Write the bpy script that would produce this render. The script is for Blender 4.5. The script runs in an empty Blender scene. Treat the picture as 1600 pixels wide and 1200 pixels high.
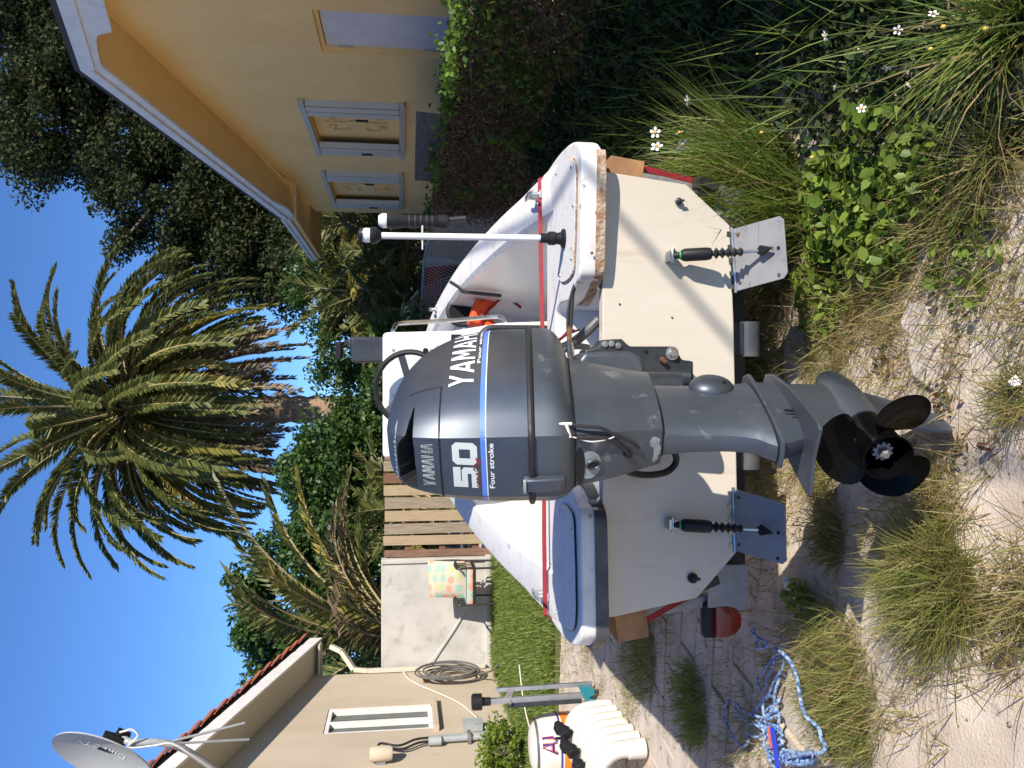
import bpy, bmesh, math, random
import numpy as np
from mathutils import Vector, Matrix, Euler, noise as mnoise

random.seed(7)
RNG = np.random.default_rng(11)
SC = bpy.context.scene
COL = SC.collection
R = math.radians
PI = math.pi

# ------------------------------------------------------------------ camera (phone held sideways: world up points to picture left)
EYE = Vector((0.0, 0.0, 1.45))
PITCH = R(7.5)
FPX = 1290.0
FWD = Vector((0, math.cos(PITCH), -math.sin(PITCH)))
DWN = Vector((0, -math.sin(PITCH), -math.cos(PITCH)))
RGT = Vector((1, 0, 0))
cam_data = bpy.data.cameras.new('camera')
cam = bpy.data.objects.new('camera', cam_data)
COL.objects.link(cam)
cam_data.sensor_fit = 'HORIZONTAL'
cam_data.sensor_width = 36.0
cam_data.lens = 36.0 * FPX / 1600.0
cam_data.clip_start = 0.05
cam_data.clip_end = 2000.0
cam.matrix_world = Matrix(((DWN.x, RGT.x, -FWD.x, EYE.x), (DWN.y, RGT.y, -FWD.y, EYE.y), (DWN.z, RGT.z, -FWD.z, EYE.z), (0, 0, 0, 1)))
SC.camera = cam

# ------------------------------------------------------------------ light
TO_SUN = Vector((1.0, -1.02, 0.88)).normalized()
sun_el = math.asin(TO_SUN.z)
sun_az = math.atan2(TO_SUN.x, TO_SUN.y)
world = bpy.data.worlds.new('World')
SC.world = world
world.use_nodes = True
wn = world.node_tree
wn.nodes.clear()
sky = wn.nodes.new('ShaderNodeTexSky')
sky.sky_type = 'NISHITA'
sky.sun_disc = False
sky.sun_elevation = sun_el
sky.sun_rotation = sun_az
sky.altitude = 0
sky.air_density = 0.74
sky.dust_density = 0.0
sky.ozone_density = 10.0
bg = wn.nodes.new('ShaderNodeBackground')
bg.inputs['Strength'].default_value = 0.132
wo = wn.nodes.new('ShaderNodeOutputWorld')
wn.links.new(sky.outputs[0], bg.inputs['Color'])
wn.links.new(bg.outputs[0], wo.inputs[0])
sl = bpy.data.lights.new('sun', 'SUN')
sl.energy = 4.6
sl.angle = R(0.53)
sl.color = (1.0, 0.93, 0.82)
sun = bpy.data.objects.new('sun', sl)
COL.objects.link(sun)
sun.rotation_euler = TO_SUN.to_track_quat('Z', 'Y').to_euler()
sun.location = TO_SUN * 60
SC.view_settings.view_transform = 'Standard'
SC.view_settings.look = 'None'
SC.view_settings.exposure = 0.66
SC.view_settings.gamma = 1.0
SC.view_settings.use_curve_mapping = False

# ------------------------------------------------------------------ places seen from the eye: a pixel of the photograph at a known distance, height or wall
def ray(x, y):
    return FWD + RGT * ((600 - y) / FPX) + DWN * ((x - 800) / FPX)
def atY(x, y, Y):
    d = ray(x, y); return EYE + d * ((Y - EYE.y) / d.y)
def atZ(x, y, Z=0.0):
    d = ray(x, y); return EYE + d * ((Z - EYE.z) / d.z)
def atX(x, y, X):
    d = ray(x, y); return EYE + d * ((X - EYE.x) / d.x)

# ------------------------------------------------------------------ materials
MATS = {}
def mat(name, col, rough=0.6, metal=0.0, col2=None, nscale=6.0, lo=0.42, hi=0.62, detail=8.0, bump=0.0, bscale=60.0, bdist=0.01, coat=0.0, spec=0.5,
        col3=None, n3=20.0, lo3=0.6, hi3=0.7, stretch=(1, 1, 1), trans=0.0, rough2=None, sheen=0.0, emit=None):
    m = bpy.data.materials.new(name)
    m.use_nodes = True
    nt = m.node_tree
    b = nt.nodes['Principled BSDF']
    b.inputs['Base Color'].default_value = (*col, 1)
    b.inputs['Roughness'].default_value = rough
    b.inputs['Metallic'].default_value = metal
    b.inputs['Coat Weight'].default_value = coat
    b.inputs['Coat Roughness'].default_value = 0.12
    b.inputs['Specular IOR Level'].default_value = spec
    b.inputs['Transmission Weight'].default_value = trans
    tc = nt.nodes.new('ShaderNodeTexCoord')
    mp = nt.nodes.new('ShaderNodeMapping')
    mp.inputs['Scale'].default_value = stretch
    nt.links.new(tc.outputs['Object'], mp.inputs[0])
    def noise_fac(scale, a, c, det):
        n = nt.nodes.new('ShaderNodeTexNoise')
        n.inputs['Scale'].default_value = scale
        n.inputs['Detail'].default_value = det
        n.inputs['Roughness'].default_value = 0.6
        nt.links.new(mp.outputs[0], n.inputs['Vector'])
        r = nt.nodes.new('ShaderNodeMapRange')
        r.inputs[1].default_value = a
        r.inputs[2].default_value = c
        nt.links.new(n.outputs[0], r.inputs[0])
        return r.outputs[0]
    out = None
    if col2 is not None:
        fac = noise_fac(nscale, lo, hi, detail)
        mx = nt.nodes.new('ShaderNodeMix'); mx.data_type = 'RGBA'
        mx.inputs[6].default_value = (*col, 1); mx.inputs[7].default_value = (*col2, 1)
        nt.links.new(fac, mx.inputs[0]); out = mx.outputs[2]
        if rough2 is not None:
            rr = nt.nodes.new('ShaderNodeMapRange')
            rr.inputs[3].default_value = rough; rr.inputs[4].default_value = rough2
            nt.links.new(fac, rr.inputs[0]); nt.links.new(rr.outputs[0], b.inputs['Roughness'])
    if col3 is not None:
        fac = noise_fac(n3, lo3, hi3, 10)
        mx = nt.nodes.new('ShaderNodeMix'); mx.data_type = 'RGBA'
        if out is None: mx.inputs[6].default_value = (*col, 1)
        else: nt.links.new(out, mx.inputs[6])
        mx.inputs[7].default_value = (*col3, 1)
        nt.links.new(fac, mx.inputs[0]); out = mx.outputs[2]
    if out is not None: nt.links.new(out, b.inputs['Base Color'])
    if bump > 0:
        n = nt.nodes.new('ShaderNodeTexNoise')
        n.inputs['Scale'].default_value = bscale; n.inputs['Detail'].default_value = 6
        nt.links.new(mp.outputs[0], n.inputs['Vector'])
        bp = nt.nodes.new('ShaderNodeBump')
        bp.inputs['Strength'].default_value = bump; bp.inputs['Distance'].default_value = bdist
        nt.links.new(n.outputs[0], bp.inputs['Height']); nt.links.new(bp.outputs[0], b.inputs['Normal'])
    if emit:
        b.inputs['Emission Color'].default_value = (*emit[0], 1); b.inputs['Emission Strength'].default_value = emit[1]
    MATS[name] = m
    return m

def leafmat(name, cols, rough=0.5, transl=0.3, spec=0.4):
    """foliage: each leaf takes its own tint"""
    m = bpy.data.materials.new(name); m.use_nodes = True
    nt = m.node_tree; b = nt.nodes['Principled BSDF']
    g = nt.nodes.new('ShaderNodeNewGeometry')
    cr = nt.nodes.new('ShaderNodeValToRGB')
    el = cr.color_ramp.elements
    n = len(cols)
    el[0].position = 0.0; el[0].color = (*cols[0], 1)
    el[1].position = 1.0; el[1].color = (*cols[-1], 1)
    for i in range(1, n - 1):
        e = el.new(i / (n - 1)); e.color = (*cols[i], 1)
    nt.links.new(g.outputs['Random Per Island'], cr.inputs[0])
    nt.links.new(cr.outputs[0], b.inputs['Base Color'])
    b.inputs['Roughness'].default_value = rough
    b.inputs['Specular IOR Level'].default_value = spec
    tr = nt.nodes.new('ShaderNodeBsdfTranslucent')
    hs = nt.nodes.new('ShaderNodeHueSaturation')
    hs.inputs['Value'].default_value = 1.5
    nt.links.new(cr.outputs[0], hs.inputs['Color']); nt.links.new(hs.outputs[0], tr.inputs['Color'])
    mx = nt.nodes.new('ShaderNodeMixShader'); mx.inputs[0].default_value = transl
    nt.links.new(b.outputs[0], mx.inputs[1]); nt.links.new(tr.outputs[0], mx.inputs[2])
    nt.links.new(mx.outputs[0], nt.nodes['Material Output'].inputs[0])
    MATS[name] = m
    return m

# ------------------------------------------------------------------ mesh building
ORIGIN = {}
class MB:
    def __init__(s): s.v = []; s.f = []
    def add(s, vs, fs):
        o = len(s.v); s.v += [Vector(p) for p in vs]; s.f += [[i + o for i in f] for f in fs]; return s
    def box(s, c, size, rot=None):
        hx, hy, hz = size[0] / 2, size[1] / 2, size[2] / 2
        pts = [Vector((x, y, z)) for x in (-hx, hx) for y in (-hy, hy) for z in (-hz, hz)]
        if rot is not None:
            q = rot if isinstance(rot, Matrix) else Euler(rot).to_matrix()
            pts = [q @ p for p in pts]
        pts = [p + Vector(c) for p in pts]
        return s.add(pts, [(0, 1, 3, 2), (4, 6, 7, 5), (0, 4, 5, 1), (2, 3, 7, 6), (0, 2, 6, 4), (1, 5, 7, 3)])
    def bar(s, a, b, w, h, up=(0, 0, 1)):
        a = Vector(a); b = Vector(b); d = (b - a).normalized(); u = Vector(up)
        sx = d.cross(u)
        if sx.length < 1e-4: sx = d.cross(Vector((1, 0, 0)))
        sx.normalize(); u = sx.cross(d)
        A = [a + sx * w / 2 * i + u * h / 2 * j for i, j in ((-1, -1), (1, -1), (1, 1), (-1, 1))]
        B = [p + (b - a) for p in A]
        return s.loft([A, B])
    def loft(s, loops, cap0=True, cap1=True, closed=True):
        n = len(loops[0]); vs = []; fs = []
        for L in loops: vs += [Vector(p) for p in L]
        for k in range(len(loops) - 1):
            for i in range(n if closed else n - 1):
                j = (i + 1) % n
                fs.append((k * n + i, k * n + j, (k + 1) * n + j, (k + 1) * n + i))
        if cap0: fs.append(tuple(reversed(range(n))))
        if cap1: fs.append(tuple((len(loops) - 1) * n + i for i in range(n)))
        return s.add(vs, fs)
    def tube(s, pts, r, n=8, cap=True, closed=False):
        pts = [Vector(p) for p in pts]; m = len(pts)
        rr = r if isinstance(r, (list, tuple)) else [r] * m
        loops = []; prev = None
        for i, p in enumerate(pts):
            if closed: t = pts[(i + 1) % m] - pts[i - 1]
            else: t = pts[min(i + 1, m - 1)] - pts[max(i - 1, 0)]
            if t.length < 1e-9: t = Vector((0, 0, 1))
            t.normalize()
            if prev is None:
                a = Vector((0, 0, 1)) if abs(t.z) < 0.9 else Vector((1, 0, 0))
            else: a = prev
            u = a - t * a.dot(t)
            if u.length < 1e-6: u = t.orthogonal()
            u.normalize(); prev = u; w = t.cross(u)
            loops.append([p + (u * math.cos(2 * PI * k / n) + w * math.sin(2 * PI * k / n)) * rr[i] for k in range(n)])
        if closed:
            loops.append(loops[0]); return s.loft(loops, False, False)
        return s.loft(loops, cap, cap)
    def lathe(s, prof, c=(0, 0, 0), axis=(0, 0, 1), n=20, cap=True):
        ax = Vector(axis).normalized(); u = ax.orthogonal().normalized(); w = ax.cross(u); c = Vector(c)
        loops = [[c + ax * h + (u * math.cos(2 * PI * k / n) + w * math.sin(2 * PI * k / n)) * max(r, 1e-4) for k in range(n)] for r, h in prof]
        return s.loft(loops, cap, cap)
    def prism(s, poly, d):
        A = [Vector(p) for p in poly]; B = [p + Vector(d) for p in A]
        return s.loft([A, B])
    def sphere(s, c, r, n=12, m=8):
        c = Vector(c); r = Vector(r) if not isinstance(r, (int, float)) else Vector((r, r, r))
        loops = []
        for i in range(1, m):
            a = PI * i / m
            loops.append([c + Vector((r.x * math.sin(a) * math.cos(2 * PI * k / n), r.y * math.sin(a) * math.sin(2 * PI * k / n), -r.z * math.cos(a))) for k in range(n)])
        return s.loft(loops)

def finish(me, mt, smooth, bevel, seg, angle, tri=False):
    bm = bmesh.new(); bm.from_mesh(me)
    bmesh.ops.recalc_face_normals(bm, faces=bm.faces)
    if bevel > 0:
        es = [e for e in bm.edges if len(e.link_faces) == 2 and e.calc_face_angle(0) > R(28)]
        bmesh.ops.bevel(bm, geom=es, offset=bevel, segments=seg, affect='EDGES', profile=0.6, clamp_overlap=True)
        bmesh.ops.recalc_face_normals(bm, faces=bm.faces)
    if smooth:
        for f in bm.faces: f.smooth = not (bevel > 0 and (len(f.verts) > 4 or f.calc_area() > 60 * bevel * bevel))
        for e in bm.edges:
            if len(e.link_faces) == 2 and e.calc_face_angle(0) > R(angle): e.smooth = False
    bm.to_mesh(me); bm.free()
    if mt is not None and len(me.materials) == 0: me.materials.append(MATS[mt] if isinstance(mt, str) else mt)

def build(name, mb, mt, parent=None, smooth=True, bevel=0.0, seg=2, angle=35, local=False):
    me = bpy.data.meshes.new(name)
    vs = mb.v
    if parent is not None:
        o = ORIGIN.get(parent, Vector((0, 0, 0))); loc = Vector((0, 0, 0))
        myo = o
    else:
        xs = [p.x for p in vs]; ys = [p.y for p in vs]; zs = [p.z for p in vs]
        o = Vector(((min(xs) + max(xs)) / 2, (min(ys) + max(ys)) / 2, min(zs))); loc = o; myo = o
        if local: o = Vector((0, 0, 0)); loc = o; myo = o
    me.from_pydata([tuple(p - o) for p in vs], [], mb.f)
    finish(me, mt, smooth, bevel, seg, angle)
    ob = bpy.data.objects.new(name, me); COL.objects.link(ob)
    ob.location = loc
    if parent is not None: ob.parent = parent
    ORIGIN[ob] = myo
    return ob

def arrmesh(name, V, F, mt, parent=None):
    """fast mesh from numpy arrays (foliage, grass); F is (n,4) or (n,3)"""
    o = ORIGIN.get(parent, Vector((0, 0, 0))) if parent is not None else Vector((0, 0, 0))
    V = np.asarray(V, dtype=np.float32) - np.array(o, dtype=np.float32)
    F = np.asarray(F, dtype=np.int32); k = F.shape[1]
    me = bpy.data.meshes.new(name)
    me.vertices.add(len(V)); me.vertices.foreach_set('co', V.ravel())
    me.loops.add(F.size); me.loops.foreach_set('vertex_index', F.ravel())
    me.polygons.add(len(F)); me.polygons.foreach_set('loop_start', np.arange(0, F.size, k, dtype=np.int32))
    me.update(calc_edges=True)
    me.materials.append(MATS[mt])
    ob = bpy.data.objects.new(name, me); COL.objects.link(ob)
    if parent is not None: ob.parent = parent
    return ob

def tag(o, label=None, cat=None, group=None, kind=None):
    if label: o['label'] = label
    if cat: o['category'] = cat
    if group: o['group'] = group
    if kind: o['kind'] = kind
    return o
def thing(name, label, cat, loc=(0, 0, 0), group=None):
    o = bpy.data.objects.new(name, None); COL.objects.link(o)
    o.empty_display_size = 0.1
    o.location = Vector(loc); ORIGIN[o] = Vector(loc)
    return tag(o, label, cat, group)
def copy_tree(o, parent=None):
    c = o.copy(); COL.objects.link(c)
    if parent is not None: c.parent = parent
    for ch in list(o.children): copy_tree(ch, c)
    return c
def catmull(pts, n=8, closed=False):
    pts = [Vector(p) for p in pts]; m = len(pts); out = []
    rng = range(m) if closed else range(m - 1)
    for i in rng:
        if closed: p0, p1, p2, p3 = pts[i - 1], pts[i], pts[(i + 1) % m], pts[(i + 2) % m]
        else: p0, p1, p2, p3 = pts[max(i - 1, 0)], pts[i], pts[i + 1], pts[min(i + 2, m - 1)]
        for k in range(n):
            t = k / n
            out.append(0.5 * ((2 * p1) + (p2 - p0) * t + (2 * p0 - 5 * p1 + 4 * p2 - p3) * t * t + (3 * p1 - p0 - 3 * p2 + p3) * t ** 3))
    if not closed: out.append(pts[-1])
    return out

# ------------------------------------------------------------------ material library
mat('sand', (0.66, 0.56, 0.455), 0.95, col2=(0.47, 0.375, 0.28), nscale=2.3, col3=(0.26, 0.19, 0.125), n3=14, lo3=0.60, hi3=0.74, bump=0.35, bscale=120, bdist=0.012)
mat('paver', (0.56, 0.49, 0.42), 0.9, col2=(0.45, 0.385, 0.32), nscale=5, col3=(0.24, 0.18, 0.13), n3=9, lo3=0.58, hi3=0.72, bump=0.4, bscale=90, bdist=0.006)
mat('soil', (0.16, 0.115, 0.075), 0.95, col2=(0.24, 0.19, 0.13), nscale=8, bump=0.6, bscale=60, bdist=0.02)
mat('lawn_soil', (0.06, 0.085, 0.025), 0.95, col2=(0.10, 0.10, 0.04), nscale=6)
mat('concrete', (0.52, 0.495, 0.455), 0.9, col2=(0.44, 0.415, 0.38), nscale=2.0, col3=(0.33, 0.31, 0.28), n3=4, lo3=0.56, hi3=0.75, bump=0.25, bscale=40, bdist=0.01)
mat('hull_tan', (0.59, 0.53, 0.44), 0.38, col2=(0.565, 0.50, 0.405), nscale=3, coat=0.12, col3=(0.43, 0.34, 0.23), n3=9, lo3=0.57, hi3=0.85, stretch=(1.5, 1, 0.45), bump=0.04, bscale=25)
mat('gelcoat', (0.73, 0.715, 0.69), 0.35, col2=(0.66, 0.645, 0.615), nscale=4, col3=(0.42, 0.38, 0.33), n3=38, lo3=0.66, hi3=0.74, coat=0.15)
mat('gelcoat_worn', (0.70, 0.685, 0.66), 0.5, col2=(0.60, 0.57, 0.52), nscale=9, lo=0.5, hi=0.7, col3=(0.30, 0.25, 0.19), n3=26, lo3=0.63, hi3=0.70)
mat('rot_wood', (0.30, 0.15, 0.07), 0.9, col2=(0.45, 0.36, 0.27), nscale=30, lo=0.4, hi=0.6, bump=0.8, bscale=90)
mat('black_rubber', (0.018, 0.018, 0.02), 0.55, bump=0.15, bscale=80)
mat('black_plastic', (0.014, 0.0145, 0.016), 0.48, spec=0.25)
mat('worn_rubber', (0.045, 0.05, 0.06), 0.5, col2=(0.09, 0.09, 0.095), nscale=12)
mat('motor_grey', (0.072, 0.082, 0.099), 0.40, metal=0.55, col2=(0.085, 0.098, 0.118), nscale=7, coat=0.12, bump=0.015, bscale=900, bdist=0.001, rough2=0.46)
mat('motor_worn', (0.068, 0.08, 0.098), 0.38, metal=0.45, col2=(0.088, 0.10, 0.118), nscale=6, lo=0.35, hi=0.7, col3=(0.22, 0.235, 0.235), n3=14, lo3=0.625, hi3=0.73, coat=0.1, rough2=0.52, bump=0.03, bscale=220, bdist=0.002)
mat('motor_dark', (0.032, 0.037, 0.045), 0.42, metal=0.3, col2=(0.05, 0.055, 0.06), nscale=12)
mat('worn_patch', (0.30, 0.33, 0.33), 0.55, col2=(0.16, 0.18, 0.20), nscale=25)
mat('dark_hole', (0.004, 0.004, 0.005), 0.9)
mat('prop_black', (0.003, 0.003, 0.0035), 0.13, spec=0.07)
mat('steel', (0.55, 0.54, 0.52), 0.28, metal=1.0, col2=(0.42, 0.40, 0.37), nscale=20)
mat('aluminium', (0.56, 0.56, 0.57), 0.42, metal=0.85, col2=(0.45, 0.45, 0.46), nscale=10)
mat('pole_white', (0.74, 0.74, 0.75), 0.3)
mat('galvanised', (0.30, 0.30, 0.30), 0.55, metal=0.5, col2=(0.19, 0.185, 0.18), nscale=14)
mat('tab_grey', (0.30, 0.30, 0.31), 0.5, metal=0.25, col2=(0.25, 0.25, 0.26), nscale=12, col3=(0.12, 0.11, 0.10), n3=18, lo3=0.64, hi3=0.72)
mat('rust', (0.17, 0.07, 0.03), 0.9, col2=(0.08, 0.04, 0.025), nscale=30)
mat('decal_white', (0.72, 0.74, 0.75), 0.4)
mat('decal_pale', (0.55, 0.60, 0.58), 0.45)
mat('decal_blue', (0.09, 0.20, 0.62), 0.35)
mat('decal_red', (0.16, 0.035, 0.035), 0.6)
mat('red_strap', (0.27, 0.012, 0.018), 0.7, col2=(0.20, 0.010, 0.015), nscale=40)
mat('red_lens', (0.27, 0.012, 0.012), 0.25, coat=0.3, col2=(0.16, 0.01, 0.01), nscale=18)
mat('orange_vest', (0.85, 0.09, 0.012), 0.7)
mat('green_band', (0.02, 0.45, 0.12), 0.5)
mat('brass', (0.45, 0.30, 0.14), 0.4, metal=0.9, col2=(0.25, 0.17, 0.1), nscale=40)
mat('grey_wire', (0.22, 0.20, 0.17), 0.6)
mat('off_white', (0.62, 0.61, 0.58), 0.55)
mat('clear_lens', (0.75, 0.76, 0.78), 0.08, coat=0.5, spec=0.8)
mat('house_ochre', (0.88, 0.605, 0.255), 0.85, col2=(0.84, 0.565, 0.23), nscale=1.3, col3=(0.76, 0.53, 0.195), n3=5, lo3=0.6, hi3=0.8, bump=0.35, bscale=110, bdist=0.004)
mat('house_tan', (0.48, 0.40, 0.30), 0.9, col2=(0.42, 0.345, 0.25), nscale=1.1, stretch=(1, 1, 0.4), bump=0.3, bscale=110, bdist=0.004, col3=(0.37, 0.30, 0.215), n3=3, lo3=0.62, hi3=0.8)
mat('soffit_tan', (0.50, 0.45, 0.36), 0.85)
mat('trim_white', (0.74, 0.70, 0.66), 0.55, col2=(0.65, 0.61, 0.57), nscale=8)
mat('door_lilac', (0.70, 0.66, 0.65), 0.5, col2=(0.64, 0.60, 0.59), nscale=3)
mat('shutter_grey', (0.52, 0.50, 0.42), 0.5, metal=0.1, col2=(0.49, 0.47, 0.395), nscale=3)
mat('clay_tile', (0.36, 0.105, 0.05), 0.8, col2=(0.25, 0.075, 0.04), nscale=7, bump=0.3, bscale=50, col3=(0.14, 0.06, 0.04), n3=14, lo3=0.6, hi3=0.75)
mat('dark_felt', (0.045, 0.04, 0.04), 0.9)
mat('glass_dark', (0.03, 0.045, 0.045), 0.05, spec=0.6, coat=0.2)
mat('pvc_grey', (0.34, 0.36, 0.37), 0.5, col2=(0.29, 0.31, 0.32), nscale=9)
mat('pvc_white', (0.66, 0.64, 0.60), 0.35, col2=(0.60, 0.56, 0.49), nscale=6)
mat('dish_grey', (0.36, 0.38, 0.39), 0.5, col2=(0.32, 0.34, 0.35), nscale=4)
mat('teal', (0.015, 0.19, 0.25), 0.4, coat=0.3)
mat('plank_tan', (0.40, 0.305, 0.185), 0.8, col2=(0.33, 0.245, 0.145), nscale=5, stretch=(8, 8, 0.7), bump=0.3, bscale=30)
mat('plank_grey', (0.31, 0.25, 0.175), 0.9, col2=(0.23, 0.185, 0.13), nscale=5, stretch=(8, 8, 0.7), bump=0.4, bscale=30)
mat('plank_brown', (0.20, 0.095, 0.05), 0.85, col2=(0.13, 0.07, 0.045), nscale=5, stretch=(8, 8, 0.7))
mat('post_brown', (0.23, 0.13, 0.08), 0.85, col2=(0.15, 0.09, 0.06), nscale=5, stretch=(6, 6, 0.7))
mat('weathered_ply', (0.085, 0.08, 0.085), 0.9, col2=(0.13, 0.12, 0.12), nscale=5, stretch=(1, 1, 6), bump=0.3, bscale=30)
mat('block_wood', (0.36, 0.19, 0.08), 0.8, col2=(0.25, 0.13, 0.06), nscale=9, stretch=(1, 5, 1))
mat('iron_black', (0.02, 0.019, 0.02), 0.5)
mat('blue_rope', (0.05, 0.12, 0.36), 0.6, col2=(0.32, 0.45, 0.62), nscale=70, lo=0.44, hi=0.54)
mat('blue_plastic', (0.012, 0.05, 0.55), 0.4)
mat('coral_plastic', (0.75, 0.13, 0.09), 0.4)
mat('hose_grey', (0.085, 0.08, 0.075), 0.55, col2=(0.13, 0.12, 0.11), nscale=12)
mat('cable_white', (0.62, 0.58, 0.50), 0.6)
mat('car_red', (0.36, 0.012, 0.02), 0.25, coat=0.8)
mat('orange_print', (0.85, 0.20, 0.02), 0.4)
mat('navy_print', (0.06, 0.03, 0.22), 0.4)
mat('bark', (0.15, 0.115, 0.08), 0.95, col2=(0.085, 0.065, 0.045), nscale=9, bump=0.8, bscale=14, bdist=0.05)
mat('palm_trunk', (0.36, 0.235, 0.15), 0.95, col2=(0.22, 0.14, 0.09), nscale=6, bump=0.9, bscale=10, bdist=0.08)
mat('stem_green', (0.10, 0.13, 0.04), 0.7)
mat('stem_straw', (0.40, 0.31, 0.15), 0.8)
mat('petal_white', (0.80, 0.80, 0.78), 0.6)
mat('flower_yellow', (0.75, 0.36, 0.02), 0.6)
mat('petal_gold', (0.55, 0.40, 0.08), 0.6)
mat('wire_grey', (0.50, 0.51, 0.49), 0.5, metal=0.2, col2=(0.34, 0.31, 0.27), nscale=20)
leafmat('oak_leaf', [(0.016, 0.026, 0.009), (0.026, 0.038, 0.011), (0.048, 0.058, 0.019), (0.032, 0.043, 0.014), (0.062, 0.068, 0.025)], 0.65, 0.15, 0.2)
leafmat('shrub_leaf', [(0.025, 0.06, 0.015), (0.045, 0.095, 0.02), (0.08, 0.13, 0.03), (0.05, 0.10, 0.02)], 0.45, 0.25)
leafmat('shrub_light', [(0.06, 0.10, 0.02), (0.09, 0.15, 0.03), (0.14, 0.19, 0.04)], 0.45, 0.3)
leafmat('palm_green', [(0.06, 0.08, 0.022), (0.095, 0.115, 0.03), (0.14, 0.15, 0.038), (0.19, 0.18, 0.05)], 0.5, 0.22)
leafmat('palm_yellow', [(0.16, 0.16, 0.035), (0.24, 0.21, 0.045), (0.33, 0.26, 0.065)], 0.5, 0.25)
leafmat('palm_dead', [(0.18, 0.125, 0.075), (0.25, 0.18, 0.11), (0.12, 0.085, 0.05), (0.12, 0.115, 0.05)], 0.8, 0.15)
leafmat('vine_dead', [(0.085, 0.055, 0.030), (0.15, 0.10, 0.055), (0.25, 0.175, 0.10), (0.05, 0.035, 0.022), (0.10, 0.10, 0.035)], 0.9, 0.15)
leafmat('vine_green', [(0.04, 0.09, 0.015), (0.08, 0.15, 0.02), (0.16, 0.24, 0.03)], 0.5, 0.35)
leafmat('ground_leaf', [(0.020, 0.042, 0.012), (0.035, 0.065, 0.016), (0.055, 0.085, 0.022), (0.06, 0.05, 0.025)], 0.6, 0.25, 0.25)
leafmat('weed_leaf', [(0.09, 0.15, 0.02), (0.15, 0.23, 0.03), (0.22, 0.29, 0.04), (0.12, 0.17, 0.03)], 0.5, 0.35)
leafmat('weed_red', [(0.20, 0.085, 0.035), (0.15, 0.11, 0.045), (0.24, 0.14, 0.055)], 0.6, 0.2)
leafmat('grass_green', [(0.08, 0.14, 0.02), (0.13, 0.20, 0.03), (0.19, 0.25, 0.045), (0.26, 0.27, 0.07)], 0.5, 0.35)
leafmat('grass_dry', [(0.30, 0.22, 0.09), (0.38, 0.29, 0.13), (0.24, 0.17, 0.075), (0.22, 0.21, 0.06)], 0.6, 0.3)
leafmat('grass_mix', [(0.11, 0.145, 0.028), (0.17, 0.195, 0.04), (0.24, 0.235, 0.06), (0.31, 0.26, 0.10), (0.14, 0.185, 0.032)], 0.55, 0.3)
leafmat('lawn_grass', [(0.07, 0.13, 0.02), (0.11, 0.18, 0.03), (0.17, 0.23, 0.04), (0.22, 0.22, 0.06)], 0.5, 0.3)
# ================================================================== THE SETTING
# ---- ground: one sheet to the horizon, uneven near the camera so that sand drifts over the paving
def hgt(x, y):
    if x < -6 or x > 6 or y < -2 or y > 12: return -0.012
    n = mnoise.fractal(Vector((x * 1.1 + 3, y * 1.1, 0.3)), 1.0, 2.0, 5)
    base = 0.004 + 0.030 * n + 0.007 * mnoise.noise(Vector((x * 9, y * 9, 2.0)))
    if x < -0.7 and y > 2.4: base -= 0.022 * min(1, (-0.7 - x) * 1.5)
    if y < 2.7: base += 0.022 * min(1, (2.7 - y) * 1.6)
    if x > 0.4: base += 0.03 * min(1, (x - 0.4) * 1.4)
    return base
gx = [-600, -200, -60, -20, -9, -6.2] + list(np.linspace(-6, 6, 190)) + [6.2, 9, 20, 60, 200, 600]
gy = [-100, -30, -8, -3] + list(np.linspace(-2, 12, 220)) + [12.3, 16, 24, 40, 80, 200, 600, 1200]
gV = np.array([(x, y, hgt(x, y)) for y in gy for x in gx]); nx = len(gx)
gF = np.array([(j * nx + i, j * nx + i + 1, (j + 1) * nx + i + 1, (j + 1) * nx + i) for j in range(len(gy) - 1) for i in range(nx - 1)])
ground = arrmesh('ground', gV, gF, 'sand')
for p in ground.data.polygons: p.use_smooth = True
tag(ground, kind='structure')
# ---- paving slabs showing through the sand
slab = MB().box((0, 0, -0.025), (0.445, 0.212, 0.05))
pmesh = []
for k in range(4):
    me = bpy.data.meshes.new('paver')
    mm = MB().box((0, 0, -0.025), (0.447 - 0.004 * k, 0.213 - 0.003 * k, 0.05))
    me.from_pydata([tuple(v) for v in mm.v], [], mm.f); finish(me, 'paver', True, 0.006, 2, 40); pmesh.append(me)
rng = random.Random(3)
cnt = 0
for r_ in range(28):
    for c_ in range(11):
        x = -3.35 + c_ * 0.455 + (0.227 if r_ % 2 else 0); y = 1.0 + r_ * 0.221
        if x > 1.3 - 0.03 * r_ or cnt >= 296: continue
        o = bpy.data.objects.new('paver', pmesh[rng.randrange(4)]); COL.objects.link(o)
        a = R(-9); xr = x * math.cos(a) - (y - 3) * math.sin(a); yr = x * math.sin(a) + (y - 3) * math.cos(a) + 3
        o.location = (xr, yr, rng.uniform(-0.006, 0.004)); o.rotation_euler = (R(rng.uniform(-.8, .8)), R(rng.uniform(-.8, .8)), a + R(rng.uniform(-.8, .8)))
        o.parent = ground; cnt += 1
# ---- lawn bed behind the yard
lawn = build('lawn', MB().box((-2.4, 10.5, -0.02), (5.2, 5.55, 0.06)), 'lawn_soil', bevel=0.01)
tag(lawn, kind='structure')
back = build('back_lot', MB().box((0, 330, -0.02), (900, 628, 0.045)), 'soil')
tag(back, kind='structure')

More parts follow.
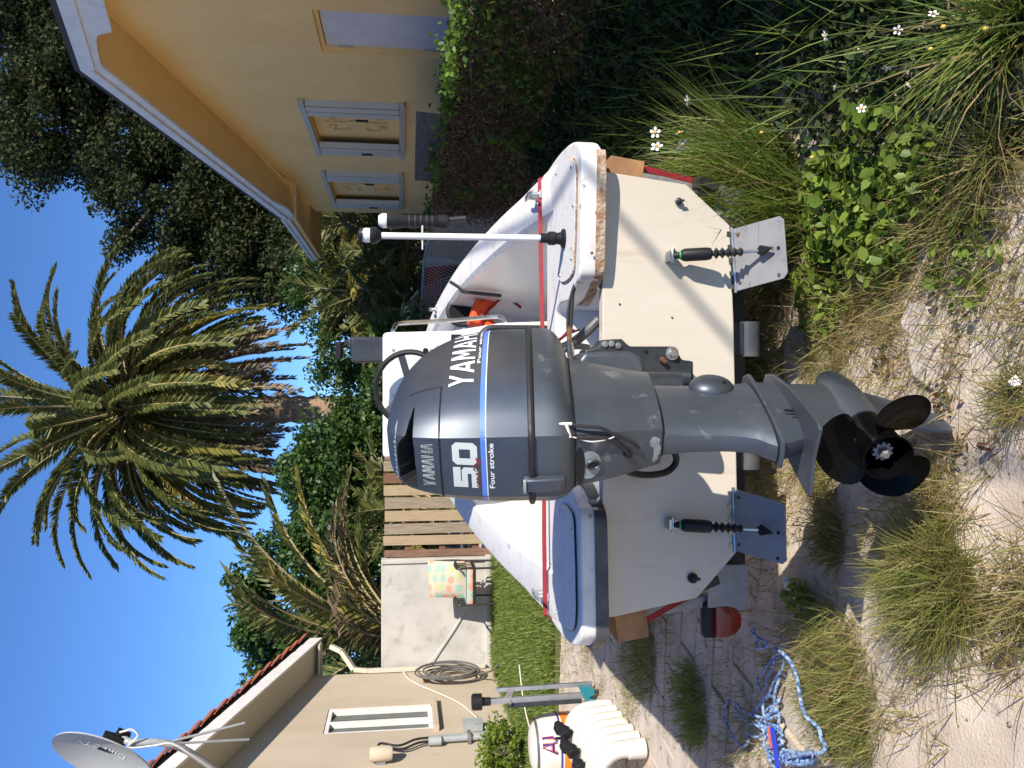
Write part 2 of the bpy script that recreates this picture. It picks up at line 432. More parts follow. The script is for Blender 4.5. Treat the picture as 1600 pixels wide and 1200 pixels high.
# ================================================================== CONCRETE WALL AND PALLET GATE
wl = thing('concrete_wall', 'grey rendered concrete block wall at the back of the lawn', 'wall', (-3.75, 13.4, 0))
build('panel', MB().box((-3.72, 13.42, 0.87), (1.83, 0.16, 1.86)), 'concrete', wl, bevel=0.012)
build('pilaster', MB().box((-2.84, 13.36, 0.88), (0.07, 0.10, 1.84)), 'concrete', wl, bevel=0.012)
build('footing', MB().box((-3.72, 13.33, 0.02), (1.9, 0.10, 0.22)), 'concrete', wl, bevel=0.015)
gt = thing('pallet_fence', 'tan vertical plank fence with brown rails behind the boat', 'fence', (-2.0, 13.5, 0))
px_ = -2.62
widths = [0.185, 0.20, 0.205, 0.215, 0.20, 0.195, 0.2]
for k, w in enumerate(widths):
    mname = 'plank_brown' if k == 5 else ('plank_grey' if k in (1, 3, 6) else 'plank_tan')
    top = 1.755 + rng.uniform(-0.012, 0.02)
    build('plank', MB().box((px_ + w / 2, 13.44, top / 2), (w - 0.035, 0.024, top), (0, R(rng.uniform(-.5, .5)), 0)), mname, gt, bevel=0.003)
    px_ += w
for z in (0.28, 0.82, 1.38): build('rail', MB().box((-1.98, 13.487, z), (1.62, 0.04, 0.10)), 'plank_brown', gt, bevel=0.004)
for x in (-2.74, -1.18): build('post', MB().box((x, 13.47, 0.87), (0.10, 0.10, 1.76)), 'post_brown', gt, bevel=0.006)

# ================================================================== RIGHT HOUSE (ochre, gable rake towards the yard)
XW = 3.5; XF = 2.9
rh = thing('yellow_house', 'ochre stucco house with white rake boards beside the fence', 'house', (6.5, 11, 0))
wallB = MB()
poly = [(XW, 5.0, -0.1), (XW, 17.1, -0.1), (XW, 17.1, 3.22), (XW, 14.7, 3.38), (XW, 8.3, 4.33), (XW, 5.0, 3.6)]
# wall with openings: door and two windows cut as separate strips
DO = (7.90, 8.92, -0.1, 2.30); W1 = (10.42, 12.62, 1.50, 2.66); W2 = (13.86, 16.36, 1.52, 2.72)
def top_at(y):
    pts = [(5.0, 3.6), (8.3, 4.33), (14.7, 3.38), (17.1, 3.22)]
    for (a, b), (c, d) in zip(pts, pts[1:]):
        if a <= y <= c: return b + (d - b) * (y - a) / (c - a)
ys_ = sorted({5.0, 8.3, 14.7, 17.1, *DO[:2], *W1[:2], *W2[:2]})
for a, b in zip(ys_, ys_[1:]):
    op = None
    for o_ in (DO, W1, W2):
        if o_[0] <= a and b <= o_[1]: op = o_
    spans = [(-0.1, None)] if op is None else ([(-0.1, op[2]), (op[3], None)] if op[2] > 0 else [(op[3], None)])
    for z0, z1 in spans:
        za, zb = (top_at(a), top_at(b)) if z1 is None else (z1, z1)
        wallB.add([(XW, a, z0), (XW, b, z0), (XW, b, zb), (XW, a, za)], [(0, 1, 2, 3)])
for (y0, y1, z0, z1) in (DO, W1, W2):
    q = [(XW, y0, z0), (XW, y1, z0), (XW, y1, z1), (XW, y0, z1)]
    D = 0.14
    for i in range(4):
        j = (i + 1) % 4
        wallB.add([q[i], q[j], (XW + D, q[j][1], q[j][2]), (XW + D, q[i][1], q[i][2])], [(0, 1, 2, 3)])
for (y, z) in ((5.0, 3.6), (17.1, 3.22)):
    wallB.add([(XW, y, -0.1), (12, y, -0.1), (12, y, z), (XW, y, z)], [(0, 1, 2, 3)])
build('wall', wallB, 'house_ochre', rh, smooth=False)
# soffit between rake board and wall, and the roof deck above it
RK = [(4.2, 3.42), (8.0, 4.36), (14.80, 3.52)]
so = MB()
for (a, b), (c, d) in zip(RK, RK[1:]):
    A = [(XF + 0.02, a, b - 0.17), (XW + 0.02, a, b - 0.10), (XW + 0.02, c, d - 0.10), (XF + 0.02, c, d - 0.17)]
    so.prism(A, (0, 0, 0.04))
build('soffit', so, 'house_ochre', rh, smooth=False)
rf = MB()
for (a, b), (c, d) in zip(RK, RK[1:]):
    A = [(XF - 0.03, a, b), (12.2, a, b), (12.2, c, d), (XF - 0.03, c, d)]
    rf.prism(A, (0, 0, 0.07))
rf.box((7.6, 17.2, 3.555), (9.3, 4.9, 0.06))
build('roof', rf, 'dark_felt', rh, smooth=False)
def rake_board(name, pts_top, pts_bot, x, t, mt='trim_white'):
    P = [(x, y, z) for y, z in pts_top] + [(x, y, z) for y, z in reversed(pts_bot)]
    return build(name, MB().prism(P, (t, 0, 0)), mt, rh, bevel=0.006, smooth=False)
rake_board('rake_trim', [(4.2, 3.44), (8.0, 4.38)], [(4.2, 3.31), (8.0, 4.25)], XF - 0.035, 0.035)
rake_board('rake_trim', [(8.0, 4.38), (14.82, 3.54)], [(8.0, 4.275), (14.82, 3.435)], XF - 0.035, 0.035)
# bargeboards with ogee-cut ends
og = [(4.2, 3.07), (6.6, 3.70), (7.18, 3.83), (7.22, 3.90), (7.27, 3.975), (7.40, 4.03), (7.60, 4.09), (7.9, 4.17), (8.0, 4.185)]
rake_board('bargeboard', [(4.2, 3.42), (8.0, 4.36)], og, XF, 0.04)
rake_board('bargeboard', [(8.0, 4.36), (14.80, 3.52)], [(8.0, 4.185), (13.55, 3.50), (13.80, 3.43), (14.0, 3.36), (14.2, 3.335), (14.62, 3.33), (14.80, 3.40)], XF, 0.04)
# low eave beyond the gable
build('eave_box', MB().box((3.6, 17.2, 3.415), (1.36, 4.75, 0.16)), 'house_ochre', rh, smooth=False)
build('eave_fascia', MB().box((XF - 0.01, 17.2, 3.47), (0.04, 4.82, 0.11)), 'trim_white', rh, bevel=0.006, smooth=False)
build('eave_trim', MB().box((XF - 0.04, 17.2, 3.53), (0.03, 4.86, 0.06)), 'trim_white', rh, bevel=0.006, smooth=False)
build('eave_return', MB().box((3.2, 14.86, 3.41), (0.62, 0.05, 0.20)), 'trim_white', rh, bevel=0.006, smooth=False)
# door
dr = build('door', MB().box((XW + 0.10, 8.42, 1.08), (0.045, 0.93, 2.34)), 'door_lilac', rh, bevel=0.005)
build('door_frame', MB().box((XW + 0.09, 7.925, 1.12), (0.09, 0.05, 2.36)).box((XW + 0.09, 8.9, 1.12), (0.09, 0.04, 2.36)).box((XW + 0.09, 8.41, 2.28), (0.09, 0.92, 0.04)), 'house_ochre', rh, smooth=False)
for z in (2.05, 1.15, 0.3): build('hinge', MB().box((XW + 0.07, 8.875, z), (0.02, 0.03, 0.16)), 'steel', dr, bevel=0.003)
build('handle', MB().lathe([(0.03, 0), (0.03, 0.02), (0.012, 0.03), (0.012, 0.05), (0.032, 0.06), (0.028, 0.09), (0.01, 0.1)], (XW + 0.08, 8.03, 1.0), (-1, 0, 0), 14), 'iron_black', dr)
# windows behind folded storm shutters
def scroll(y0, y1, z0, z1, x):
    """raised leaf scrolls of the decorative panel"""
    m = MB(); cy, cz = (y0 + y1) / 2, (z0 + z1) / 2; w = (y1 - y0); h = (z1 - z0)
    for sy in (-1, 1):
        for sz in (-1, 1):
            pts = []
            for k in range(16):
                t = k / 15; a = 0.5 + t * 4.6; r = 0.30 * (1 - 0.72 * t)
                pts.append((x, cy + sy * (0.22 * w - r * 0.62 * w * math.cos(a) * 0.7), cz + sz * (0.20 * h + r * 0.85 * h * math.sin(a) * 0.8)))
            m.tube(pts, [0.035 * (1 - 0.6 * k / 15) for k in range(16)], 6)
    m.sphere((x, cy, cz), (0.03, 0.09, 0.14), 10, 6)
    m.tube([(x, cy, z0 + 0.08), (x, cy, z1 - 0.08)], 0.022, 6)
    return m
for (y0, y1, z0, z1) in (W1, W2):
    w = build('window', MB().box((XW + 0.115, (y0 + y1) / 2, (z0 + z1) / 2), (0.03, y1 - y0 - 0.02, z1 - z0 - 0.02)), 'house_ochre', rh, smooth=False)
    build('panel_relief', scroll(y0 + 0.5, y1 - 0.5, z0 + 0.08, z1 - 0.08, XW + 0.085), 'house_ochre', w)
    fr = MB()
    for z in (z0 - 0.03, z1 + 0.03): fr.box((XW - 0.025, (y0 + y1) / 2, z), (0.09, y1 - y0 + 0.16, 0.05)).box((XW - 0.055, (y0 + y1) / 2, z + (0.035 if z > 2 else -0.035)), (0.03, y1 - y0 + 0.18, 0.02))
    build('shutter_track', fr, 'shutter_grey', w, bevel=0.004)
    for (ya, yb) in ((y0 - 0.03, y0 + 0.45), (y1 - 0.42, y1 + 0.03)):
        st = MB(); n = 5
        for k in range(n):
            yy = ya + (yb - ya) * (k + 0.5) / n
            st.box((XW - 0.02 - 0.02 * (k % 2), yy, (z0 + z1) / 2), ((yb - ya) / n * 0.9, (yb - ya) / n * 0.92, z1 - z0 - 0.01), (0, 0, R(18 if k % 2 else -18)))
        s = build('folded_shutter', st, 'shutter_grey', w, bevel=0.004)
        build('latch', MB().box((XW - 0.105, yb - 0.05 if ya < y0 else ya + 0.2, (z0 + z1) / 2 - 0.1), (0.02, 0.05, 0.16)), 'iron_black', s, bevel=0.003)
p0 = atX(650, 185, 2.5); p1 = atX(648, 285, 2.5); p2 = atX(693, 180, 2.5)
bd = MB().add([(2.45, p0.y, 0.0), (2.45, p1.y, 0.0), (2.55, p1.y + 0.1, p1.z), (2.55, p0.y, p0.z + 0.0)], [(0, 1, 2, 3)])
A = [Vector(v) for v in bd.v]
sheet = build('plywood_sheet', MB().prism(A, (0.02, 0, 0)), 'weathered_ply', bevel=0.003)
tag(sheet, 'dark weathered board leaning behind the vine fence under the house windows', 'board')

# ================================================================== LEFT HOUSE (tan, clay tiles)
XL = -4.56; XLF = -4.1
lh = thing('tan_house', 'tan stucco house with clay tile rake and white fascia', 'house', (-8, 9, 0))
def ltop(y): return 2.74 + (13.52 - y) * 0.252 if y > 6.4 else 2.74 + (13.52 - 6.4) * 0.252 - (6.4 - y) * 0.252
LWIN = (10.98, 11.82, 1.05, 2.49)
lw = MB()
ys_ = [1.0, 6.4, LWIN[0], LWIN[1], 13.2]
for a, b in zip(ys_, ys_[1:]):
    spans = [(-0.1, None)] if a != LWIN[0] else [(-0.1, LWIN[2]), (LWIN[3], None)]
    for z0, z1 in spans:
        za, zb = (ltop(a), ltop(b)) if z1 is None else (z1, z1)
        lw.add([(XL, a, z0), (XL, b, z0), (XL, b, zb), (XL, a, za)], [(0, 1, 2, 3)])
q = [(XL, LWIN[0], LWIN[2]), (XL, LWIN[1], LWIN[2]), (XL, LWIN[1], LWIN[3]), (XL, LWIN[0], LWIN[3])]
for i in range(4):
    j = (i + 1) % 4
    lw.add([q[i], q[j], (XL - 0.12, q[j][1], q[j][2]), (XL - 0.12, q[i][1], q[i][2])], [(0, 1, 2, 3)])
lw.add([(XL, 13.2, -0.1), (-12, 13.2, -0.1), (-12, 13.2, 2.8), (XL, 13.2, 2.8)], [(0, 1, 2, 3)])
build('wall', lw, 'house_tan', lh, smooth=False)
LR = [(13.52, 2.80), (6.4, 2.80 + 7.12 * 0.252), (0.5, 2.80 + 7.12 * 0.252 - 5.9 * 0.252)]
sf = MB(); rfm = MB(); fs_ = MB()
for (a, b), (c, d) in zip(LR, LR[1:]):
    sf.prism([(XLF, a, b - 0.04), (XL - 0.02, a, b - 0.04), (XL - 0.02, c, d - 0.04), (XLF, c, d - 0.04)], (0, 0, 0.03))
    rfm.prism([(XLF + 0.03, a, b + 0.135), (-12, a, b + 0.135), (-12, c, d + 0.135), (XLF + 0.03, c, d + 0.135)], (0, 0, 0.06))
    fs_.prism([(XLF, a, b - 0.06), (XLF, c, d - 0.06), (XLF, c, d + 0.13), (XLF, a, b + 0.13)], (0.035, 0, 0))
sf.box((-8, 13.36, 2.76), (7.8, 0.3, 0.03)); fs_.box((-8.1, 13.53, 2.83), (7.9, 0.035, 0.19))
build('soffit', sf, 'soffit_tan', lh, smooth=False); build('fascia', fs_, 'trim_white', lh, smooth=False)
rfo = build('roof', rfm, 'dark_felt', lh, smooth=False)
tm = MB(); prof = [(math.cos(a) * 0.115, math.sin(a) * 0.095) for a in [PI * k / 9 for k in range(10)]]
tm.loft([[(px, -0.22, pz) for px, pz in prof] + [(px * 0.86, -0.22, pz * 0.82) for px, pz in reversed(prof)],
         [(px * 0.84, 0.22, pz * 0.84) for px, pz in prof] + [(px * 0.7, 0.22, pz * 0.66) for px, pz in reversed(prof)]])
tme = bpy.data.meshes.new('tile'); tme.from_pydata([tuple(v) for v in tm.v], [], tm.f); finish(tme, 'clay_tile', True, 0, 1, 40)
for c_ in range(3):
    for k in range(20):
        y = 13.35 - k * 0.335; z = ltop(y) + 0.235
        o = bpy.data.objects.new('tile', tme); COL.objects.link(o)
        o.location = Vector((XLF - 0.01 - 0.24 * c_, y, z + 0.012 * c_)) - ORIGIN[lh]; o.rotation_euler = (R(14.2 - 5.5), R(rng.uniform(-3, 3)), PI + R(rng.uniform(-2, 2)))
        o.parent = rfo
lwn = build('window', MB().box((XL - 0.085, (LWIN[0] + LWIN[1]) / 2, (LWIN[2] + LWIN[3]) / 2), (0.01, 0.80, 1.40)), 'glass_dark', lh)
wf = MB(); ym = 11.36; 
for y in (LWIN[0] + 0.03, ym, LWIN[1] - 0.03): wf.box((XL - 0.045, y, 1.77), (0.07, 0.06, 1.42))
for z in (LWIN[2] + 0.03, LWIN[3] - 0.03): wf.box((XL - 0.047, ym, z), (0.07, 0.82, 0.06))
build('frame', wf, 'trim_white', lwn, smooth=False)
build('sill', MB().box((XL + 0.02, ym, LWIN[2] - 0.035), (0.12, 0.98, 0.07)), 'house_tan', lwn, bevel=0.008)
# downspout on the corner
dsp = [(-4.2, 13.48, 2.60), (-4.25, 13.36, 2.42), (-4.50, 13.22, 2.22), (-4.52, 13.20, 2.0), (-4.52, 13.20, 0.15)]
dm = MB()
for a, b in zip(dsp, dsp[1:]): dm.bar(a, b, 0.085, 0.07, (1, 0.2, 0))
build('downspout', dm, 'soffit_tan', lh, bevel=0.006)
# conduit, meter and box on the wall
c0 = atX(595, 1192, XL); c1 = atX(682, 1166, XL)
mt_ = thing('electric_meter', 'tan round meter can high on the tan house wall at the picture edge', 'meter', (XL, c0.y - 0.1, c0.z - 0.15))
build('can', MB().lathe([(0.075, -0.14), (0.09, -0.1), (0.09, 0.10), (0.075, 0.13)], (XL + 0.12, c0.y - 0.02, c0.z), (0, 0, 1), 18), 'house_tan', mt_)
build('bracket', MB().box((XL + 0.05, c0.y - 0.02, c0.z), (0.10, 0.08, 0.12)), 'galvanised', mt_, bevel=0.004)
cd = thing('conduit', 'grey plastic conduit running down the tan house wall', 'conduit', (XL, c1.y, 0))
cx = XL + 0.07
build('pipe', MB().tube([(cx, c1.y, c1.z - 0.02), (cx, c1.y + 0.05, 1.0), (cx, c1.y + 0.08, 0.0)], 0.048, 12), 'pvc_grey', cd)
build('coupling', MB().lathe([(0.058, 0), (0.058, 0.16)], (cx, c1.y, c1.z - 0.06), (0, 0, 1), 14), 'pvc_grey', cd)
build('strap', MB().box((cx, c1.y + 0.06, 0.62), (0.13, 0.14, 0.05)), 'galvanised', cd, bevel=0.004)
w_ = [(cx, c1.y, c1.z), (cx + 0.01, c1.y - 0.05, c1.z + 0.22), (cx, c1.y - 0.18, c0.z - 0.25), (cx, c0.y + 0.28, c0.z - 0.02), (cx, c0.y + 0.05, c0.z + 0.0)]
for d_ in (0, 0.035): build('cable', MB().tube(catmull([Vector(p) + Vector((d_, d_ * 0.6, d_)) for p in w_], 6), 0.016, 6), 'black_rubber', cd)
bx = atX(742, 1140, XL)
jb = thing('junction_box', 'small grey junction box on the wall beside the conduit', 'box', (XL, bx.y, bx.z - 0.1))
build('case', MB().box((XL + 0.06, bx.y, bx.z + 0.03), (0.11, 0.16, 0.26)), 'pvc_grey', jb, bevel=0.01)
build('cover', MB().box((XL + 0.12, bx.y, bx.z + 0.03), (0.012, 0.17, 0.27)), 'pvc_grey', jb, bevel=0.004)
lc = MB().tube(catmull([(XL + 0.03, 13.1, 1.45), (XL + 0.03, 12.6, 1.28), (XL + 0.04, 11.6, 0.62), (XL + 0.04, 10.4, 0.3), (XL + 0.05, 9.6, 0.34)], 10), 0.011, 6)
tag(build('wall_cable', lc, 'cable_white'), 'thin pale cable sagging along the foot of the tan house wall', 'cable')
# satellite dish
dc = Vector((-3.20, 7.5, 4.02)) ; e1 = Vector((0.48, -0.10, 0.87)).normalized(); nrm = Vector((-0.52, -0.78, 0.30)); nrm = (nrm - e1 * nrm.dot(e1)).normalized(); e2 = nrm.cross(e1)
dc = atY(168, 1172, 7.5)
dish = thing('satellite_dish', 'grey oval satellite dish on a bent mast at the tan roof edge', 'satellite dish', (-3.5, 7.6, 3.0))
dm = MB(); loops = []; back_ = []
for k in range(7):
    rr = k / 6; dep = 0.085 * rr * rr
    loops.append([dc + e1 * (0.44 * rr * math.cos(t)) + e2 * (0.34 * rr * math.sin(t)) + nrm * dep for t in [2 * PI * i / 36 for i in range(36)]] if k else [dc + e1 * (0.01 * math.cos(t)) + e2 * (0.01 * math.sin(t)) for t in [2 * PI * i / 36 for i in range(36)]])
for k in range(6, -1, -1):
    rr = max(k / 6, 0.02); dep = 0.085 * rr * rr - 0.014
    back_.append([dc + e1 * (0.437 * rr * math.cos(t)) + e2 * (0.337 * rr * math.sin(t)) + nrm * dep for t in [2 * PI * i / 36 for i in range(36)]])
dm.loft(loops + back_)
rd = build('reflector', dm, 'dish_grey', dish)
build('bracket', MB().box(dc - nrm * 0.07, (0.14, 0.1, 0.18), (0.3, 0.4, 0.2)).box(dc - nrm * 0.14 - e1 * 0.05, (0.1, 0.1, 0.12), (0.2, 0.6, 0)), 'black_plastic', dish, bevel=0.008)
ms = catmull([dc - nrm * 0.15 - e1 * 0.02, atY(205, 1160, 7.55), atY(250, 1160, 7.6), atY(290, 1172, 7.7), atY(345, 1210, 7.9), atY(400, 1260, 8.1)], 6)
build('mast', MB().tube(ms, 0.032, 12), 'pvc_grey', dish)
build('stay', MB().tube([ms[13], ms[13] + Vector((0.0, 0.35, -0.62))], 0.012, 6), 'pvc_grey', dish)
build('stay', MB().tube([ms[14], ms[14] + Vector((-0.16, 0.38, -0.62))], 0.012, 6), 'pvc_grey', dish)
build('arm', MB().bar(dc - e1 * 0.30 - nrm * 0.02, dc - e1 * 0.62 + nrm * 0.5, 0.05, 0.05), 'pvc_grey', dish, bevel=0.005)
build('feed_horn', MB().box(dc - e1 * 0.62 + nrm * 0.5, (0.16, 0.12, 0.1), (0.2, 0.3, 0.1)), 'dish_grey', dish, bevel=0.015)
build('cable', MB().tube(catmull([dc - nrm * 0.16, atY(196, 1142, 7.5), atY(206, 1140, 7.5), atY(215, 1150, 7.5), atY(200, 1168, 7.5), atY(240, 1165, 7.52), atY(268, 1162, 7.55), atY(300, 1180, 7.6), atY(330, 1200, 7.7)], 6), 0.009, 5), 'off_white', dish)
DISH = (dc, e1, e2, nrm, rd)
# ================================================================== BOAT
BX = -0.033
boat = thing('skiff', 'white and tan open fishing skiff on a trailer seen from the stern', 'boat', (BX, 4.8, 0.33))
YS = [2.70, 3.2, 4.0, 5.0, 6.0, 6.7, 7.1]
SH = [0.735, 0.775, 0.765, 0.675, 0.50, 0.27, 0.03]
SZ = [0.80, 0.83, 0.93, 1.06, 1.17, 1.23, 1.26]
KZ = [0.342, 0.342, 0.345, 0.36, 0.43, 0.62, 1.0]
def lerp(y, arr): return float(np.interp(y, YS, arr))
def smooth_arr(arr):
    pts = catmull([(y, a, 0) for y, a in zip(YS, arr)], 6); return [(p.x, p.y) for p in pts]
SHs = smooth_arr(SH); SZs = smooth_arr(SZ); KZs = smooth_arr(KZ)
def hb(y): return float(np.interp(y, [p[0] for p in SHs], [p[1] for p in SHs]))
def sz(y): return float(np.interp(y, [p[0] for p in SZs], [p[1] for p in SZs]))
def kz(y): return float(np.interp(y, [p[0] for p in KZs], [p[1] for p in KZs]))
st_y = list(np.linspace(2.705, 7.1, 34))
def half(y):
    b = hb(y); k = kz(y); s = sz(y); f = min(1, b / 0.735)
    return [(0.0, k), (0.30 * f, k + 0.001), (0.545 * f, k + 0.004), (0.60 * f, k + 0.06), (0.68 * f, min(k + 0.165, s - 0.02)), (0.71 * f, (k + 0.165 + s) / 2), (b, s)]
def ring(y, inset=0.0):
    h = half(y); return [(BX - x, y, z) for x, z in reversed(h)] + [(BX + x, y, z) for x, z in h[1:]]
hm = MB().loft([ring(y) for y in st_y], False, False, closed=False)
build('hull', hm, 'hull_tan', boat)
# flat transom, slightly proud
tp = [(0.700, 0.80), (0.700, 0.792), (0.666, 0.515), (0.533, 0.362), (0.219, 0.349), (-0.394, 0.336), (-0.562, 0.335), (-0.715, 0.476), (-0.768, 0.757), (-0.77, 0.80)]
build('transom', MB().prism([(x, 2.655, z) for x, z in tp], (0, 0.05, 0)), 'hull_tan', boat, bevel=0.004)
# interior liner and floor
lin = []
for y in np.linspace(3.15, 6.9, 24):
    b = max(hb(y) - 0.10, 0.02); s = sz(y) + 0.05
    fl = 0.50; bb = max(b - 0.10, 0.01)
    lin.append([(BX - b, y, s), (BX - b * 0.985, y, s - 0.10), (BX - (b + bb) / 2, y, (s + fl) / 2), (BX - bb, y, fl + 0.06), (BX - bb * 0.9, y, fl), (BX + bb * 0.9, y, fl), (BX + bb, y, fl + 0.06), (BX + (b + bb) / 2, y, (s + fl) / 2), (BX + b * 0.985, y, s - 0.10), (BX + b, y, s)])
build('liner', MB().loft(lin, False, True, closed=False), 'gelcoat', boat)
# raised foredeck step with a round locker
fd = []
for y in np.linspace(5.3, 6.85, 12):
    b = max(hb(y) - 0.105, 0.02); fd.append([(BX - b, y, 0.5), (BX - b, y, sz(y) - 0.06), (BX + b, y, sz(y) - 0.06), (BX + b, y, 0.5)])
fdo = build('foredeck', MB().loft(fd, True, True), 'gelcoat', boat, smooth=False)
lk = atY(722, 487, 5.28)
build('locker_rim', MB().tube([lk + Vector((0.085 * math.cos(t), 0, 0.085 * math.sin(t))) for t in np.linspace(0, 2 * PI, 25)[:-1]], 0.018, 8, closed=True), 'black_rubber', fdo)
build('locker_opening', MB().lathe([(0.084, 0), (0.084, 0.01)], lk + Vector((0, -0.004, 0)), (0, -1, 0), 24), 'dark_hole', fdo)
# gunwale cap: rounded section swept round the sheer
def cap_ring(side):
    L = []
    for y in np.linspace(3.0, 7.12, 30):
        b = max(hb(y), 0.0); s = sz(y)
        ov = 0.075 + 0.035 * max(0, (3.6 - y) / 0.6 if y < 3.6 else 0)
        o = b + ov; i = max(b - 0.10, -0.02)
        sec = [(i, s + 0.02), (i, s + 0.055), (i + 0.02, s + 0.072), (o - 0.03, s + 0.072), (o - 0.008, s + 0.06), (o, s + 0.03), (o, s - 0.02), (o - 0.012, s - 0.035), (b, s - 0.035)]
        L.append([(BX + side * x, y, z) for x, z in sec])
    return L
for sd in (1, -1):
    build('gunwale', MB().loft(cap_ring(sd), True, True), 'gelcoat_worn', boat)
# stern deck: U-shaped cap with rounded wings and a motor well
def stern_outline():
    P = []
    rt = catmull([(0.37, 2.66, 0), (0.385, 2.625, 0), (0.43, 2.607, 0), (0.62, 2.592, 0), (0.745, 2.585, 0), (0.80, 2.61, 0), (0.845, 2.70, 0), (0.872, 2.86, 0), (0.882, 3.04, 0), (0.88, 3.20, 0)], 4)
    right = [(p.x - 0.005, p.y) for p in rt]
    well = catmull([(0.30, 3.03, 0), (0.325, 2.95, 0), (0.32, 2.80, 0), (0.345, 2.71, 0), (0.37, 2.66, 0)], 3)[:-1]
    well = [(p.x, p.y) for p in well]
    Rr = [(0.0, 3.04), (0.25, 3.04)] + well + right + [(0.64, 3.23), (0.0, 3.23)]
    return Rr
half_o = stern_outline()
zt = 0.886
full = [(BX + x, y) for x, y in half_o[:-1]] + [(BX - x, y) for x, y in reversed(half_o[1:-1])]
sd_ = build('stern_deck', MB().prism([(x, y, 0.812) for x, y in full], (0, 0, zt - 0.812)), 'gelcoat_worn', boat, bevel=0.013, seg=3)
# hatch plates on the deck corners
for s in (1, -1):
    pl = catmull([(0.40, 2.70, 0), (0.47, 2.665, 0), (0.62, 2.645, 0), (0.73, 2.645, 0), (0.785, 2.70, 0), (0.815, 2.85, 0), (0.82, 3.02, 0), (0.78, 3.10, 0), (0.64, 3.02, 0), (0.46, 2.98, 0), (0.395, 2.88, 0)], 4, True)
    hp = build('deck_plate', MB().prism([(BX + s * p.x, p.y, zt + 0.001) for p in pl], (0, 0, 0.008)), 'gelcoat_worn', sd_, bevel=0.002)
    sm = MB().tube([(BX + s * p.x * 1.0, p.y, zt + 0.004) for p in pl], 0.0035, 5, closed=True)
    build('seam', sm, 'rot_wood' if s > 0 else 'motor_dark', hp)
    for (x, y) in ((0.45, 2.70), (0.62, 2.67), (0.755, 2.70), (0.80, 2.97), (0.42, 2.9)):
        build('screw', MB().lathe([(0.007, 0), (0.006, 0.003), (0.001, 0.004)], (BX + s * x, y, zt + 0.009), (0, 0, 1), 8), 'steel', hp)
# rub edge under the cap: bare rotten core to the right, rubber to the left
def rub(s, t0, t1, z0, z1, off, mt, nm):
    o = [p for p in half_o[7:-2]]; n = len(o); seg = o[int(n * t0):int(n * t1)]
    A = [(BX + s * (x + off * 0.5), y - off, z0) for x, y in seg]; B = [(BX + s * (x - 0.012), y + 0.02, z0) for x, y in seg]
    loops = []
    for a, b in zip(A, B):
        loops.append([(a[0], a[1], z0), (a[0], a[1], z1), (b[0], b[1], z1), (b[0], b[1], z0)])
    return build(nm, MB().loft(loops), mt, sd_, bevel=0.002)
rub(1, 0.0, 0.62, 0.806, 0.836, 0.006, 'rot_wood', 'bare_edge')
rub(-1, 0.0, 0.80, 0.798, 0.838, 0.010, 'worn_rubber', 'rub_rail')
for (x, z) in ((0.70, 0.84), (0.55, 0.835), (0.42, 0.85)):
    build('screw', MB().lathe([(0.005, 0), (0.004, 0.003)], (x, 2.592, z), (0, -1, 0), 8), 'rust', sd_)
# motor well: sloping floor and sides
wm = MB()
wm.add([(BX - 0.34, 2.69, 0.80), (BX + 0.34, 2.69, 0.80), (BX + 0.30, 3.04, 0.66), (BX - 0.30, 3.04, 0.66)], [(0, 1, 2, 3)])
wm.add([(BX - 0.30, 3.035, 0.66), (BX + 0.30, 3.035, 0.66), (BX + 0.31, 3.035, 0.82), (BX - 0.31, 3.035, 0.82)], [(0, 1, 2, 3)])
for s in (1, -1): wm.add([(BX + s * 0.34, 2.69, 0.79), (BX + s * 0.30, 3.04, 0.65), (BX + s * 0.31, 3.04, 0.82), (BX + s * 0.36, 2.66, 0.82)], [(0, 1, 2, 3)])
build('motor_well', wm, 'gelcoat', boat)
build('stern_bulkhead', MB().box((BX, 3.19, 0.66), (1.42, 0.04, 0.32)), 'gelcoat', boat)
# fittings on the transom
for (x, y) in ((1060, 315), (1082, 903)):
    p = atY(x, y, 2.65); ks = 1.0 if x > 1070 else 0.7
    build('drain_plug', MB().lathe([(0.017 * ks, 0), (0.017 * ks, 0.008), (0.011 * ks, 0.011), (0.010 * ks, 0.020), (0.004, 0.023)], p, (0, -1, 0), 14).box(p + Vector((0.0, -0.018, -0.010 * ks)), (0.009 * ks, 0.008, 0.02 * ks)), 'black_plastic' if x > 1070 else 'motor_dark', boat)
for (x, y) in ((1050, 496), (920, 500), (968, 475)):
    build('rivet', MB().lathe([(0.0035, 0), (0.003, 0.003)], atY(x, y, 2.654), (0, -1, 0), 8), 'rust', boat)
# cleats on the gunwales
for s, y in ((1, 3.27), (-1, 3.16), (1, 5.8)):
    b = BX + s * (hb(y) + 0.01); z = sz(y) + 0.072
    cl = MB().tube(catmull([(b, y - 0.085, z + 0.04), (b, y - 0.04, z + 0.045), (b, y, z + 0.04), (b, y + 0.04, z + 0.045), (b, y + 0.085, z + 0.04)], 3), [0.006] * 4 + [0.011] * 5 + [0.006] * 4, 8)
    for d in (-0.025, 0.025): cl.lathe([(0.013, 0), (0.009, 0.04)], (b, y + d, z - 0.002), (0, 0, 1), 8)
    cl.box((b, y, z + 0.002), (0.03, 0.09, 0.008))
    build('cleat', cl, 'aluminium', boat)
# black bungee lying along the right liner
build('bungee', MB().tube(catmull([atY(703, 440, 4.9), atY(722, 452, 4.88), atY(726, 456, 4.85), atY(783, 462, 4.75)], 5), 0.011, 6), 'black_rubber', boat)

